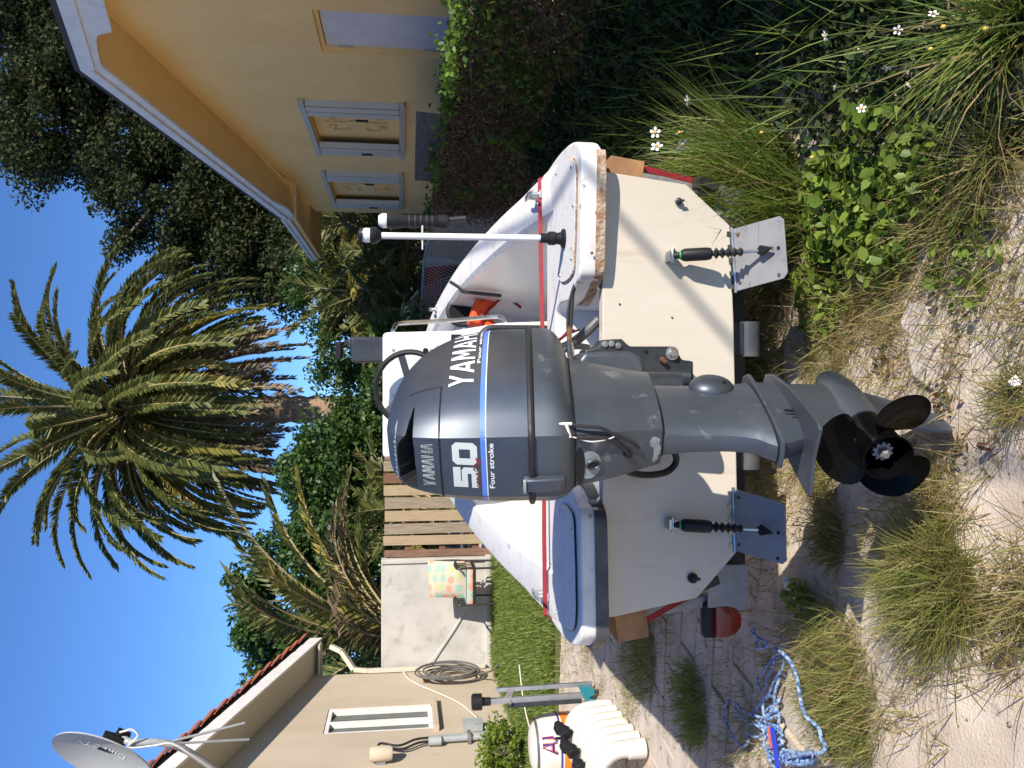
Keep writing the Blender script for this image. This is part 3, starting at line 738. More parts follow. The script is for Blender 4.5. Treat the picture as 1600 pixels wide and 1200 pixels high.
# ---- console with wheel, throttle, rail, switch panel and storage opening
CY = 4.2
co = thing('helm_console', 'white centre console with black wheel and throttle behind the motor', 'console', (-0.07, 4.5, 0.5))
zt_ = 1.555
def cface(y, k): return [(-0.375 + k, y, zt_ - k), (0.262 - k, y, zt_ - k), (0.272, y, 1.20), (0.315, y, 0.95), (0.335, y, 0.5), (-0.43, y, 0.5), (-0.385, y, 1.20)]
cb = MB().loft([cface(CY, 0.0), cface(CY + 0.40, 0.02), cface(CY + 0.56, 0.2)])
cbo = build('cabinet', cb, 'gelcoat_worn', co, bevel=0.028, seg=3)
# storage opening in the aft face
o0 = atY(745, 562, CY); ow = 0.42; oh = 0.40
oc = Vector((0.06, CY - 0.006, 0.865))
rr = [(oc.x + sx * (0.165) + 0.06 * math.cos(a), oc.z + sz_ * 0.135 + 0.06 * math.sin(a)) for (sx, sz_, a0) in ((1, 1, 0), (-1, 1, PI / 2), (-1, -1, PI), (1, -1, 1.5 * PI)) for a in [a0 + PI / 2 * k / 5 for k in range(6)]]
build('locker_opening', MB().prism([(x, CY - 0.006, z) for x, z in rr], (0, -0.006, 0)), 'dark_hole', cbo, smooth=False)
build('locker_trim', MB().tube([(x, CY - 0.016, z) for x, z in rr], 0.017, 8, closed=True), 'black_rubber', cbo)
ct = MB().box((oc.x + 0.10, CY - 0.03, oc.z + 0.03), (0.06, 0.03, 0.12), (0, 0.3, 0)).box((oc.x + 0.08, CY - 0.03, oc.z - 0.08), (0.16, 0.03, 0.02))
build('stowed_pouch', ct, 'off_white', cbo, bevel=0.006)
for k in range(4):
    build('wire', MB().tube(catmull([(oc.x + 0.15 - 0.05 * k, CY - 0.02, oc.z + 0.14), (oc.x + 0.1 - 0.06 * k, CY - 0.04, oc.z - 0.02), (oc.x + 0.16 - 0.1 * k, CY - 0.03, oc.z - 0.16)], 6), 0.006, 5), 'red_strap' if k % 2 else 'black_rubber', cbo)
sp = atY(713, 538, CY)
spo = build('switch_panel', MB().box(sp + Vector((-0.045, -0.012, 0)), (0.19, 0.012, 0.055)), 'black_plastic', co, bevel=0.004)
for k in range(3): build('switch', MB().lathe([(0.016, 0), (0.016, 0.006), (0.010, 0.008), (0.008, 0.02)], sp + Vector((0.02 - 0.05 * k, -0.018, 0)), (0, -1, 0), 12), 'motor_dark', spo)
build('dash_panel', MB().box((-0.06, CY - 0.005, 1.40), (0.52, 0.012, 0.24)), 'gelcoat', co, bevel=0.004)
for (x, z) in ((0.17, 1.50), (0.17, 1.31), (-0.29, 1.5), (-0.29, 1.31), (-0.06, 1.5), (0.2, 1.16), (0.05, 1.17)):
    build('screw', MB().lathe([(0.008, 0), (0.006, 0.004)], (x, CY - 0.011, z), (0, -1, 0), 8), 'steel', co)
build('dash_hole', MB().lathe([(0.014, 0), (0.014, 0.004)], atY(665, 548, CY - 0.01), (0, -1, 0), 12), 'dark_hole', co)
# wheel
wc = atY(640, 606, 4.05); wax = Vector((0.02, -1, 0.35)).normalized(); wu = wax.orthogonal().normalized(); ww = wax.cross(wu)
Rw = 0.175
wh = build('steering_wheel', MB().tube([wc + (wu * math.cos(t) + ww * math.sin(t)) * Rw for t in np.linspace(0, 2 * PI, 37)[:-1]], 0.014, 8, closed=True), 'black_plastic', co)
build('wheel_hub', MB().lathe([(0.05, -0.03), (0.05, 0.01), (0.03, 0.02)], wc - wax * 0.03, wax, 16).tube([wc - wax * 0.02, wc - wax * 0.16], 0.022, 10), 'motor_dark', wh)
for k in range(3):
    t = k * 2 * PI / 3 + 0.5; build('spoke', MB().bar(wc - wax * 0.02, wc + (wu * math.cos(t) + ww * math.sin(t)) * Rw, 0.035, 0.01, wax), 'motor_dark', wh, bevel=0.003)
# throttle control
t0 = atY(572, 547, 4.33)
tb = build('throttle_box', MB().box(t0 + Vector((0, 0, -0.01)), (0.13, 0.16, 0.17)).box(t0 + Vector((0.03, 0, 0.06)), (0.05, 0.12, 0.07)), 'motor_dark', co, bevel=0.015, seg=3)
tl = atY(530, 545, 4.30)
build('throttle_lever', MB().bar(t0 + Vector((0.05, 0, 0.06)), tl + Vector((0.01, 0, 0)), 0.02, 0.03), 'black_plastic', tb, bevel=0.005)
build('throttle_grip', MB().tube([tl + Vector((-0.05, 0, 0)), tl + Vector((0.035, 0, 0))], 0.02, 10), 'black_plastic', tb)
# stainless grab rail
gr = catmull([atY(614, 517, 4.22), atY(618, 509, 4.3), atY(628, 505, 4.35), atY(700, 501, 4.38), atY(770, 495, 4.4), atY(785, 497, 4.36), atY(790, 505, 4.3)], 5)
build('grab_rail', MB().tube(gr, 0.012, 8), 'steel', co)
# life vest by the bow locker
lv0 = atY(745, 490, 5.05)
lv = thing('life_vest', 'bright orange life vest stuffed by the bow locker', 'life vest', lv0 + Vector((0, 0, -0.08)))
vm = MB()
for (dx, dz, a, w) in ((0.0, 0.0, 0.3, 0.16), (-0.05, -0.05, -0.5, 0.13), (0.05, -0.06, 0.9, 0.12)):
    vm.box(lv0 + Vector((dx, 0.02 * a, dz)), (w, 0.10, 0.07), (0.2, a, 0.3))
build('foam_panel', vm, 'orange_vest', lv, bevel=0.02, seg=3)
build('belt', MB().tube(catmull([lv0 + Vector((-0.08, -0.06, -0.02)), lv0 + Vector((0, -0.09, -0.05)), lv0 + Vector((0.09, -0.07, -0.16)), lv0 + Vector((0.03, -0.1, -0.26))], 5), 0.008, 6), 'red_strap', lv)

# ---- red tie-down strap over the boat
s0 = Vector((0.812, 3.24, 0.912)); s1 = Vector((-0.880, 3.115, 0.912))
spts = [s0 + Vector((0.02, 0.01, -0.035)), s0 + Vector((0.012, 0, -0.012)), s0 + Vector((0.004, 0, 0.0))] + [s0.lerp(s1, k / 6) + Vector((0, 0, 0.004 - 0.008 * math.sin(PI * k / 6))) for k in range(1, 6)] + [s1 + Vector((-0.004, 0, 0.0)), s1 + Vector((-0.012, 0, -0.012)), s1 + Vector((-0.02, 0.01, -0.035))]
sm_ = MB(); L = []
for k, p in enumerate(spts):
    t = (spts[min(k + 1, len(spts) - 1)] - spts[max(k - 1, 0)]).normalized(); w = Vector((0, 0.45, 0.9)) if 2 <= k <= len(spts) - 3 else Vector((0, 1, 0.2)); w = (w - t * w.dot(t)).normalized(); n = t.cross(w)
    L.append([p + w * 0.0085 + n * 0.0012, p - w * 0.0085 + n * 0.0012, p - w * 0.0085 - n * 0.0012, p + w * 0.0085 - n * 0.0012])
strap = thing('tie_down_strap', 'red webbing strap stretched across the boat behind the motor', 'strap', (0, 3.2, 0.42))
build('webbing', MB().loft(L), 'red_strap', strap, smooth=False)
for p in (spts[0], spts[-1]): build('hook', MB().tube(catmull([p, p + Vector((0, 0, -0.05)), p + Vector((0.0, 0.03, -0.09)), p + Vector((0, 0.05, -0.06))], 4), 0.006, 6), 'iron_black', strap)

# ---- stern light pole
pb = Vector((0.505, 2.82, zt + 0.009))
sp_ = thing('stern_light', 'thin white pole light standing on the right stern deck', 'pole light', pb)
ptop = atY(592, 368, 2.90)
build('base', MB().lathe([(0.034, 0), (0.034, 0.008), (0.022, 0.014), (0.02, 0.03), (0.024, 0.035), (0.024, 0.055), (0.017, 0.06), (0.017, 0.085)], pb, (0, 0, 1), 16), 'black_plastic', sp_)
build('pole', MB().tube([pb + Vector((0, 0, 0.06)), ptop], 0.0115, 12), 'pole_white', sp_)
hd = build('lamp_head', MB().lathe([(0.012, -0.01), (0.022, 0.0), (0.030, 0.012), (0.030, 0.026), (0.026, 0.03)], ptop, (0, 0, 1), 18), 'black_plastic', sp_)
build('lens', MB().lathe([(0.025, 0.03), (0.026, 0.045), (0.022, 0.056)], ptop, (0, 0, 1), 18), 'clear_lens', hd)
build('cap', MB().lathe([(0.028, 0.056), (0.024, 0.066), (0.01, 0.072)], ptop, (0, 0, 1), 18), 'black_plastic', hd)
f0 = atY(645, 346, 2.90)
fl = thing('flashlight', 'black flashlight with clear lens tied upright to the pole', 'flashlight', f0 + Vector((0, 0, -0.12)))
build('body', MB().lathe([(0.018, -0.10), (0.022, -0.09), (0.022, 0.03), (0.026, 0.05), (0.028, 0.075), (0.028, 0.09)], f0, (0, 0, 1), 16).lathe([(0.025, -0.12), (0.025, -0.09)], f0, (0, 0, 1), 12), 'black_plastic', fl)
build('lens', MB().lathe([(0.026, 0.09), (0.026, 0.105), (0.018, 0.118), (0.002, 0.12)], f0, (0, 0, 1), 16), 'clear_lens', fl)
for k in range(5): build('grip_ring', MB().lathe([(0.0235, 0), (0.0235, 0.006)], f0 + Vector((0, 0, -0.07 + 0.02 * k)), (0, 0, 1), 14), 'black_rubber', fl)
zt0 = atY(660, 366, 2.885)
zp = thing('zip_tie', 'white zip tie around the pole below the flashlight', 'zip tie', zt0)
build('loop', MB().tube([zt0 + Vector((0.02 + 0.042 * math.cos(t), 0.025 + 0.025 * math.sin(t), 0)) for t in np.linspace(0, 2 * PI, 17)[:-1]], 0.003, 5, closed=True), 'off_white', zp)
build('tail', MB().tube([zt0, zt0 + Vector((-0.055, -0.01, 0.0))], 0.0025, 5), 'off_white', zp)
rod = MB().tube(catmull([atY(655, 352, 2.92), atY(690, 346, 2.92), atY(728, 342, 2.92)], 4), 0.012, 8)
tag(build('foam_tube', rod, 'black_rubber'), 'short black foam tube hanging slanted from the pole', 'tube')

# ---- trim tabs
def tab(xc, s, roll):
    pl = [(-0.105, 0.0), (0.105, 0.0), (0.10, 0.185), (0.085, 0.20), (-0.085, 0.20), (-0.10, 0.185)]
    p0 = Vector((xc, 2.648, 0.352))
    lab = 'grey trim tab with black actuator on the sunlit right of the transom' if s > 0 else 'grey trim tab with black actuator in the shade left of the motor'
    t = thing('trim_tab', lab, 'trim tab', p0, 'trim tabs on the transom')
    dwn = Vector((0.10 * s, -0.80, -0.47)).normalized(); sd2 = Vector((1, 0.05 * s, 0.05)).normalized(); nn = sd2.cross(dwn).normalized()
    build('plate', MB().prism([p0 + sd2 * a + dwn * b for a, b in pl], nn * 0.005), 'tab_grey', t, bevel=0.0015)
    hg = MB().tube([p0 + sd2 * -0.11 + Vector((0, -0.003, 0.0)), p0 + sd2 * 0.11 + Vector((0, -0.003, 0.0))], 0.006, 8)
    for k in range(5): hg.box(p0 + sd2 * (-0.09 + 0.045 * k) + Vector((0, -0.001, 0.010)), (0.014, 0.004, 0.016))
    build('hinge', hg, 'steel', t)
    a = atY(1045, 402 if s > 0 else 828, 2.63); a = Vector((xc + 0.005 * s, 2.615, a.z)); b = p0 + dwn * 0.135 + nn * -0.0 + Vector((0, 0, 0.02))
    ax = (b - a).normalized(); Ln = (b - a).length
    ac = build('actuator', MB().lathe([(0.010, -0.02), (0.012, 0.0), (0.020, 0.012), (0.0215, 0.02), (0.0215, 0.085), (0.019, 0.10), (0.010, 0.105)], a + ax * 0.03, ax, 16), 'black_plastic', t)
    pr = [(0.008, 0.0)]
    for k in range(5): pr += [(0.009, 0.012 + 0.019 * k - 0.008), (0.0195 - 0.001 * k, 0.012 + 0.019 * k), (0.009, 0.012 + 0.019 * k + 0.008)]
    build('bellows', MB().lathe(pr, a + ax * 0.135, ax, 16), 'black_rubber', ac)
    build('rod', MB().tube([a + ax * 0.22, b], 0.006, 8), 'steel', ac)
    build('band', MB().lathe([(0.0145, 0), (0.0145, 0.008)], a + ax * 0.030, ax, 14), 'green_band', ac)
    am = a + ax * 0.012; build('mount', MB().box(am + Vector((0, 0.02, 0.004)), (0.034, 0.05, 0.026)).tube([am + Vector((-0.024, 0, 0.004)), am + Vector((0.024, 0, 0.004))], 0.008, 8), 'steel', t, bevel=0.003)
    build('foot', MB().prism([b + sd2 * 0.018, b + dwn * 0.045, b - sd2 * 0.018, b - dwn * 0.02], nn * -0.012), 'black_plastic', t, bevel=0.003)
    build('hole', MB().lathe([(0.006, 0), (0.006, 0.001)], p0 + dwn * 0.175 + nn * (-0.0015), -nn, 10), 'dark_hole', t)
    for (q_, w_2) in ((-0.08, 0.02), (0.08, 0.025), (-0.085, 0.17)): build('screw', MB().lathe([(0.006, 0), (0.005, 0.003)], p0 + sd2 * q_ + dwn * w_2 - nn * 0.001, -nn, 8), 'rust', t)
tab(0.415, 1, 0); tab(-0.455, -1, 0)

# ================================================================== TRAILER
tr = thing('boat_trailer', 'galvanised boat trailer under the skiff', 'trailer', (BX, 4.6, 0))
for s in (1, -1):
    build('frame_rail', MB().bar((BX + s * 0.52, 2.78, 0.245), (BX + s * 0.50, 5.2, 0.27), 0.05, 0.09), 'galvanised', tr, bevel=0.006)
    build('frame_rail', MB().bar((BX + s * 0.50, 5.2, 0.27), (BX + s * 0.05, 7.2, 0.40), 0.05, 0.09), 'galvanised', tr, bevel=0.006)
    build('bunk', MB().bar((BX + s * 0.33, 2.80, 0.315), (BX + s * 0.30, 5.4, 0.325), 0.09, 0.04), 'worn_rubber', tr, bevel=0.005)
    wx = BX + s * 0.74
    tyre = build('tyre', MB().lathe([(0.14, -0.06), (0.20, -0.07), (0.235, -0.05), (0.24, 0), (0.235, 0.05), (0.20, 0.07), (0.14, 0.06)], (wx, 4.3, 0.235), (1, 0, 0), 26), 'black_rubber', tr)
    build('rim', MB().lathe([(0.14, -0.055), (0.12, -0.02), (0.04, -0.035 * s), (0.03, 0.0)], (wx, 4.3, 0.235), (-s, 0, 0), 20), 'galvanised', tyre)
build('cross_beam', MB().box((BX, 2.95, 0.235), (1.30, 0.06, 0.085)), 'motor_dark', tr, bevel=0.006)
build('cross_beam', MB().box((BX, 4.3, 0.22), (1.38, 0.06, 0.06)), 'galvanised', tr, bevel=0.006)
build('tongue', MB().bar((BX, 7.0, 0.40), (BX, 8.3, 0.42), 0.07, 0.08), 'galvanised', tr, bevel=0.006)
# end plates, roller blocks
ep = atY(1120, 915, 2.86)
build('end_bracket', MB().box((-0.715, 2.80, 0.31), (0.15, 0.012, 0.15)).box((-0.76, 2.82, 0.27), (0.08, 0.05, 0.07)), 'tab_grey', tr, bevel=0.004)
build('end_bracket', MB().box((0.62, 2.84, 0.29), (0.13, 0.012, 0.11)), 'galvanised', tr, bevel=0.004)
for x in (0.155, -0.235):
    build('roller_block', MB().box((x, 2.76, 0.29), (0.115, 0.10, 0.085)), 'motor_dark', tr, bevel=0.006)
    build('roller', MB().tube([(x - 0.06, 2.74, 0.262), (x + 0.06, 2.74, 0.262)], 0.04, 14), 'worn_rubber', tr)
for s, (px, py), lab in ((-1, (1132, 968), 'red tail light hanging left of the transom'), (1, (1100, 278), 'red tail light')):
    p = atY(px, py, 2.82) if s < 0 else Vector((0.79, 3.05, 0.30))
    br = build('light_bracket', MB().bar(p + Vector((0.02, 0.05, 0.02)), Vector((s * 0.68, 2.83, 0.235)), 0.03, 0.008), 'galvanised', tr)
    tlh = build('tail_light', MB().box(p + Vector((0, 0.02, 0.05)), (0.13, 0.05, 0.055)), 'black_plastic', tr, bevel=0.012)
    dl = [(-0.058, 0.045), (0.058, 0.045), (0.060, 0.0), (0.048, -0.035), (0.02, -0.056), (-0.02, -0.056), (-0.048, -0.035), (-0.060, 0.0)]
    lz = [[p + Vector((x * k, y_, z * k)) for x, z in dl] for k, y_ in ((1.0, 0.02), (1.0, -0.012), (0.9, -0.028), (0.5, -0.036))]
    build('lens', MB().loft(lz), 'red_lens', tlh)
# wood guide blocks bolted beside the hull
for s, lab in ((1, ''), (-1, '')):
    p = Vector((0.735, 2.80, 0.70)) if s > 0 else Vector((-0.815, 2.80, 0.685))
    wb = build('guide_block', MB().box(p, (0.06, 0.16, 0.12) if s > 0 else (0.10, 0.18, 0.11), (0, R(8 * s), 0)), 'block_wood', tr, bevel=0.004)
    build('guide_post', MB().bar(p + Vector((0, 0.05, -0.02)), (p.x - s * 0.06, 2.85, 0.22), 0.04, 0.04), 'galvanised', tr, bevel=0.004)
    st2 = p + Vector((s * 0.012, -0.05, -0.03)); e_ = Vector((s * 0.70, 2.80, 0.36))
    build('tie_strap', MB().bar(st2, e_, 0.02, 0.003, (0, 1, 0)), 'red_strap', tr)
    build('ratchet', MB().box(e_ + Vector((0, -0.01, 0.03)), (0.03, 0.04, 0.08), (0, R(20 * s), 0)).box(e_ + Vector((0, -0.02, 0.07)), (0.04, 0.03, 0.03)), 'iron_black', tr, bevel=0.004)
# ================================================================== OUTBOARD MOTOR (local frame: x starboard, y ahead, z up from the skeg)
MM = Matrix.Translation((-0.004, 2.378, 0.805)) @ Matrix.Rotation(R(-25.3), 4, 'Z') @ Matrix.Rotation(R(-4.7), 4, 'Y') @ Matrix.Rotation(R(-6.95), 4, 'X') @ Matrix.Translation((0, -0.15, -0.85))
MI = MM.inverted()
mo = thing('outboard_motor', 'grey fifty horsepower outboard motor with black propeller on the transom', 'outboard motor')
ORIGIN[mo] = Vector((0, 0, 0))
mo.matrix_world = MM
def worldmb(mb):
    mb.v = [MI @ p for p in mb.v]; return mb
class Surf:
    """skin given by levels (z, crease half width, max half width, aft y, fore y)"""
    def __init__(s, levels):
        s.L = np.array(levels, dtype=float); s.z = s.L[:, 0]
        pts = catmull([(a[1], a[2], 0) for a in levels], 6); p2 = catmull([(a[3], a[4], a[0]) for a in levels], 6)
        s.T = [(q.z, p.x, p.y, q.x, q.y) for p, q in zip(pts, p2)]
        s.T.sort(key=lambda t: t[0]); s.zz = [t[0] for t in s.T]
    def par(s, z): return [float(np.interp(z, s.zz, [t[k] for t in s.T])) for k in (1, 2, 3, 4)]
    def side(s, z):
        c, w, a, f = s.par(z); k = (f - a) / 0.61; e = w - c
        return catmull([(c, a, z), (c + e * 0.47, a + 0.055 * k, z), (c + e * 0.80, a + 0.14 * k, z), (w, a + 0.28 * k, z), (w * 0.985, a + 0.42 * k, z), (w * 0.80, f - 0.08 * k, z), (w * 0.45, f - 0.018 * k, z), (0, f, z)], 4)
    def ring(s, z):
        c, w, a, f = s.par(z); sd = s.side(z)
        aft = [Vector((c * t, a - 0.004 * (1 - t * t), z)) for t in (-0.66, -0.33, 0, 0.33, 0.66)]
        return aft + sd[:-1] + [Vector((0, f, z))] + [Vector((-p.x, p.y, z)) for p in reversed(sd[:-1])]
    def S(s, t, z):
        c, w, a, f = s.par(z); sg = 1 if t >= 0 else -1; u = abs(t)
        if u <= 1: return Vector((sg * c * u, a - 0.004 * (1 - u * u), z))
        sd = s.side(z); q = min((u - 1), 0.999) * (len(sd) - 1); i = int(q); p = sd[i].lerp(sd[i + 1], q - i)
        return Vector((sg * p.x, p.y, z))
    def P(s, t, z, off=0.0):
        p = s.S(t, z)
        du = s.S(t + 0.004, z) - s.S(t - 0.004, z); dv = s.S(t, z + 0.004) - s.S(t, z - 0.004)
        n = du.cross(dv)
        if n.length < 1e-12: n = Vector((0, -1, 0))
        n.normalize()
        if n.dot(Vector((p.x, p.y + 0.02, 0))) < 0: n = -n
        return p + n * off
    def band(s, t0, t1, z0, z1, off, n=40):
        L = []
        for k in range(n + 1):
            t = t0 + (t1 - t0) * k / n
            L.append([s.P(t, z0, -0.004), s.P(t, z0, off), s.P(t, z1, off), s.P(t, z1, -0.004)])
        return MB().loft(L)
cowl = Surf([(1.128, .086, .190, -.300, .310), (1.19, .086, .190, -.300, .310), (1.25, .085, .187, -.299, .306), (1.31, .083, .179, -.295, .296), (1.36, .081, .165, -.289, .276), (1.41, .077, .145, -.277, .245), (1.45, .072, .120, -.258, .203), (1.482, .060, .090, -.222, .145), (1.503, .042, .058, -.165, .075), (1.513, .016, .022, -.08, -.01)])
def in_slot(t, z):
    """air intake slot in the aft face of the hood"""
    if not -0.90 < t < 1.22: return False
    k = (t + 0.90) / 2.12; q = max(0, (k - 0.5) / 0.5); zb = 1.418 + 0.004 * k
    h = 0.047 * (1 - q ** 2.4) * (1.0 if k > 0.05 else 0.72 + 5.6 * k)
    return zb < z < zb + h
zl = [1.128] + list(np.linspace(1.14, 1.41, 20)) + list(np.arange(1.4135, 1.4750, 0.0015)) + [1.480, 1.488, 1.496, 1.503, 1.509, 1.513]
tl = list(np.linspace(-1, 1, 47)) + list(np.linspace(1, 1.3, 16))[1:] + list(np.linspace(1.3, 2, 26))[1:]
tl2 = [-t for t in reversed(tl[47:-1])]
tl = tl + tl2
loops = []; flag = []
for z in zl:
    for t in tl:
        if in_slot(t, z): loops.append(cowl.P(t, z, -0.05)); flag.append(True)
        else: loops.append(cowl.S(t, z)); flag.append(False)
nT = len(tl); fs = []; mi = []
for j in range(len(zl) - 1):
    for i in range(nT):
        f = (j * nT + i, j * nT + (i + 1) % nT, (j + 1) * nT + (i + 1) % nT, (j + 1) * nT + i)
        fs.append(f); mi.append(1 if any(flag[q] for q in f) else 0)
fs.append(tuple((len(zl) - 1) * nT + i for i in range(nT))); mi.append(0)
cme = bpy.data.meshes.new('cowl'); cme.from_pydata([tuple(p) for p in loops], [], fs)
cme.materials.append(MATS['motor_grey']); cme.materials.append(MATS['dark_hole'])
cme.polygons.foreach_set('material_index', mi)
finish(cme, None, True, 0, 1, 32)
cwl = bpy.data.objects.new('cowl', cme); COL.objects.link(cwl); cwl.parent = mo; ORIGIN[cwl] = Vector((0, 0, 0))
# ---- trim lines, stripe and lettering on the hood
build('hood_seam', cowl.band(-1.96, 1.30, 1.3525, 1.3565, 0.0016), 'dark_hole', cwl)
sv = MB(); L = []
for k in range(13):
    z = 1.355 + (1.44 - 1.355) * k / 12; t = 1.30 + 0.02 * k / 12
    L.append([cowl.P(t - 0.004, z, -0.002), cowl.P(t - 0.004, z, 0.0012), cowl.P(t + 0.004, z, 0.0012), cowl.P(t + 0.004, z, -0.002)])
build('hood_seam', MB().loft(L), 'motor_dark', cwl)
build('blue_stripe', cowl.band(-1.97, 1.97, 1.2415, 1.2535, 0.0010, 70), 'decal_blue', cwl)
build('pale_stripe', cowl.band(-1.97, 1.97, 1.2385, 1.2410, 0.0010, 70), 'decal_white', cwl)
G = {
 'Y': [[(0, 1), (.24, 1), (.5, .62), (.5, .38), (.38, .44)], [(1, 1), (.76, 1), (.5, .62), (.5, .38), (.62, .44)], [(.38, .46), (.62, .46), (.62, 0), (.38, 0)]],
 'A': [[(0, 0), (.22, 0), (.58, 1), (.38, 1)], [(1, 0), (.78, 0), (.42, 1), (.62, 1)], [(.2, .18), (.8, .18), (.74, .36), (.26, .36)]],
 'M': [[(0, 0), (.2, 0), (.2, 1), (0, 1)], [(1, 0), (.8, 0), (.8, 1), (1, 1)], [(.05, 1), (.26, 1), (.58, .25), (.42, .25)], [(.95, 1), (.74, 1), (.42, .25), (.58, .25)]],
 'H': [[(0, 0), (.22, 0), (.22, 1), (0, 1)], [(1, 0), (.78, 0), (.78, 1), (1, 1)], [(.2, .39), (.8, .39), (.8, .6), (.2, .6)]],
 '5': [[(.02, .70), (.98, .70), (.98, 1), (.02, 1)], [(.02, .42), (.32, .42), (.32, .72), (.02, .72)], [(.02, .42), (.80, .42), (.86, .66), (.02, .66)], [(.68, .1), (.98, .12), (.98, .56), (.84, .66), (.68, .60)], [(0, 0), (.84, 0), (.98, .12), (.9, .27), (0, .27)]],
 '0': [[(.16, 0), (.84, 0), (.7, .28), (.3, .28)], [(.84, 0), (1, .16), (.7, .28)], [(1, .16), (1, .84), (.7, .72), (.7, .28)], [(1, .84), (.84, 1), (.7, .72)], [(.84, 1), (.16, 1), (.3, .72), (.7, .72)], [(.16, 1), (0, .84), (.3, .72)], [(0, .84), (0, .16), (.3, .28), (.3, .72)], [(0, .16), (.16, 0), (.3, .28)]]}
def word(txt, x0, x1, z0, z1, mapf, gap=0.16, shear=0.0, thick=0.0012):
    """block capitals laid on a skin; mapf(x, z, off) -> point"""
    bm = bmesh.new(); n = len(txt); w = 1.0 / (n + (n - 1) * gap)
    for i, ch in enumerate(txt):
        for poly in G[ch]:
            q = []
            for (gx_, gz_) in poly:
                u = (i * (1 + gap) + gx_) * w; q.append(bm.verts.new((x0 + (x1 - x0) * u + shear * gz_ * (z1 - z0), z0 + (z1 - z0) * gz_, 0)))
            bm.faces.new(q)
    bmesh.ops.triangulate(bm, faces=bm.faces)
    bmesh.ops.subdivide_edges(bm, edges=bm.edges, cuts=3, use_grid_fill=True)
    bm.verts.index_update(); m = MB()
    m.add([mapf(v.co.x, v.co.y, thick) for v in bm.verts], [tuple(v.index for v in f.verts) for f in bm.faces]); bm.free()
    return m
aftm = lambda x, z, o: cowl.P(x / cowl.par(z)[0] if abs(x) <= cowl.par(z)[0] else math.copysign(1 + (abs(x) - cowl.par(z)[0]) * 1.4, x), z, o)
build('number_fifty', word('50', -0.057, 0.071, 1.262, 1.324, aftm, 0.10, 0.03, 0.0012), 'decal_pale', cwl, smooth=False)
# raised outline lettering on the lid
ol = MB(); w = 1.0 / 6.9
for i, ch in enumerate('YAMAHA'):
    for poly in G[ch]:
        pts = [aftm(-0.058 + 0.122 * (i * 1.18 + gx_) * w, 1.371 + 0.031 * gz_, 0.0006) for gx_, gz_ in poly]
        ol.tube(pts, 0.0007, 4, closed=True)
build('raised_letters', ol, 'worn_patch', cwl, smooth=False)
sidem = lambda t, z, o: cowl.P(t, z, o)
build('side_letters', word('YAMAHA', 1.27, 1.66, 1.272, 1.336, sidem, 0.16, 0.25, 0.0015), 'decal_white', cwl, smooth=False)
def fonttext(txt, x0, x1, z0, z1, mapf, thick=0.001, bold=0.0):
    cu = bpy.data.curves.new('t', 'FONT'); cu.body = txt; cu.offset = bold; cu.resolution_u = 3
    o = bpy.data.objects.new('t', cu); COL.objects.link(o)
    d2 = bpy.context.evaluated_depsgraph_get(); d2.update()
    me = bpy.data.meshes.new_from_object(o.evaluated_get(d2)); bpy.data.objects.remove(o)
    xs = [v.co.x for v in me.vertices]; ys = [v.co.y for v in me.vertices]; a, b, c, d = min(xs), max(xs), min(ys), max(ys)
    m = MB()
    m.add([mapf(x0 + (x1 - x0) * (v.co.x - a) / (b - a), z0 + (z1 - z0) * (v.co.y - c) / (d - c), thick) for v in me.vertices], [tuple(p.vertices) for p in me.polygons])
    return m
build('four_stroke_text', fonttext('Four stroke', -0.058, 0.070, 1.2215, 1.2345, aftm, 0.0009, 0.02), 'decal_white', cwl, smooth=False)
build('four_stroke_text', fonttext('Four stroke', 1.38, 1.62, 1.2570, 1.2650, sidem, 0.0009, 0.02), 'decal_white', cwl, smooth=False)
fl_ = MB(); rg2 = random.Random(5)
for k in range(70):
    x = rg2.uniform(-0.055, 0.03); z = 1.2595 + rg2.uniform(-0.004, 0.006) + (0.008 if x > -0.01 and x < 0.01 else 0); s_ = rg2.uniform(0.0012, 0.0035)
    fl_.add([aftm(x - s_, z, 0.0014), aftm(x, z - s_, 0.0014), aftm(x + s_ * 1.3, z, 0.0014), aftm(x, z + s_, 0.0014)], [(0, 1, 2, 3)])
build('flaked_red_decal', fl_, 'decal_red', cwl, smooth=False)
# scuffed lip above the intake
lip = MB(); L = []
for k in range(40):
    t = -0.95 + 2.1 * k / 39; z = 1.470 - 0.010 * max(0, t - 0.6)
    L.append([cowl.P(t, z, 0.0009), cowl.P(t, z + 0.004 + 0.003 * math.sin(k * 1.7) + 0.0015 * math.sin(k * 5.1), 0.0009)])
lip.loft(L, False, False, closed=False)
build('scuff', lip, 'worn_patch', cwl)
# ---- seal and lower pan
build('rubber_seal', MB().tube([p + Vector((p.x * 0.012, (p.y) * 0.008, 0)) for p in cowl.ring(1.1285)], 0.0085, 8, closed=True), 'black_rubber', mo)
pan = Surf([(1.02, .076, .125, -.275, .21), (1.035, .082, .160, -.290, .26), (1.055, .086, .182, -.298, .295), (1.08, .087, .191, -.301, .31), (1.126, .087, .191, -.301, .311)])
build('lower_pan', MB().loft([pan.ring(z) for z in np.linspace(1.02, 1.124, 16)]), 'motor_worn', mo, angle=32)
apron = Surf([(0.795, .050, .088, -.212, .135), (0.84, .056, .093, -.226, .145), (0.90, .064, .104, -.245, .16), (0.96, .070, .115, -.262, .175), (1.028, .076, .126, -.276, .20)])
apo = build('apron', MB().loft([apron.ring(z) for z in np.linspace(0.795, 1.026, 18)]), 'motor_worn', mo, angle=32)
build('apron_seam', MB().tube([p * 1.0 + Vector((p.x * 0.006, p.y * 0.004, 0)) for p in apron.ring(1.020)], 0.0022, 5, closed=True), 'dark_hole', mo)
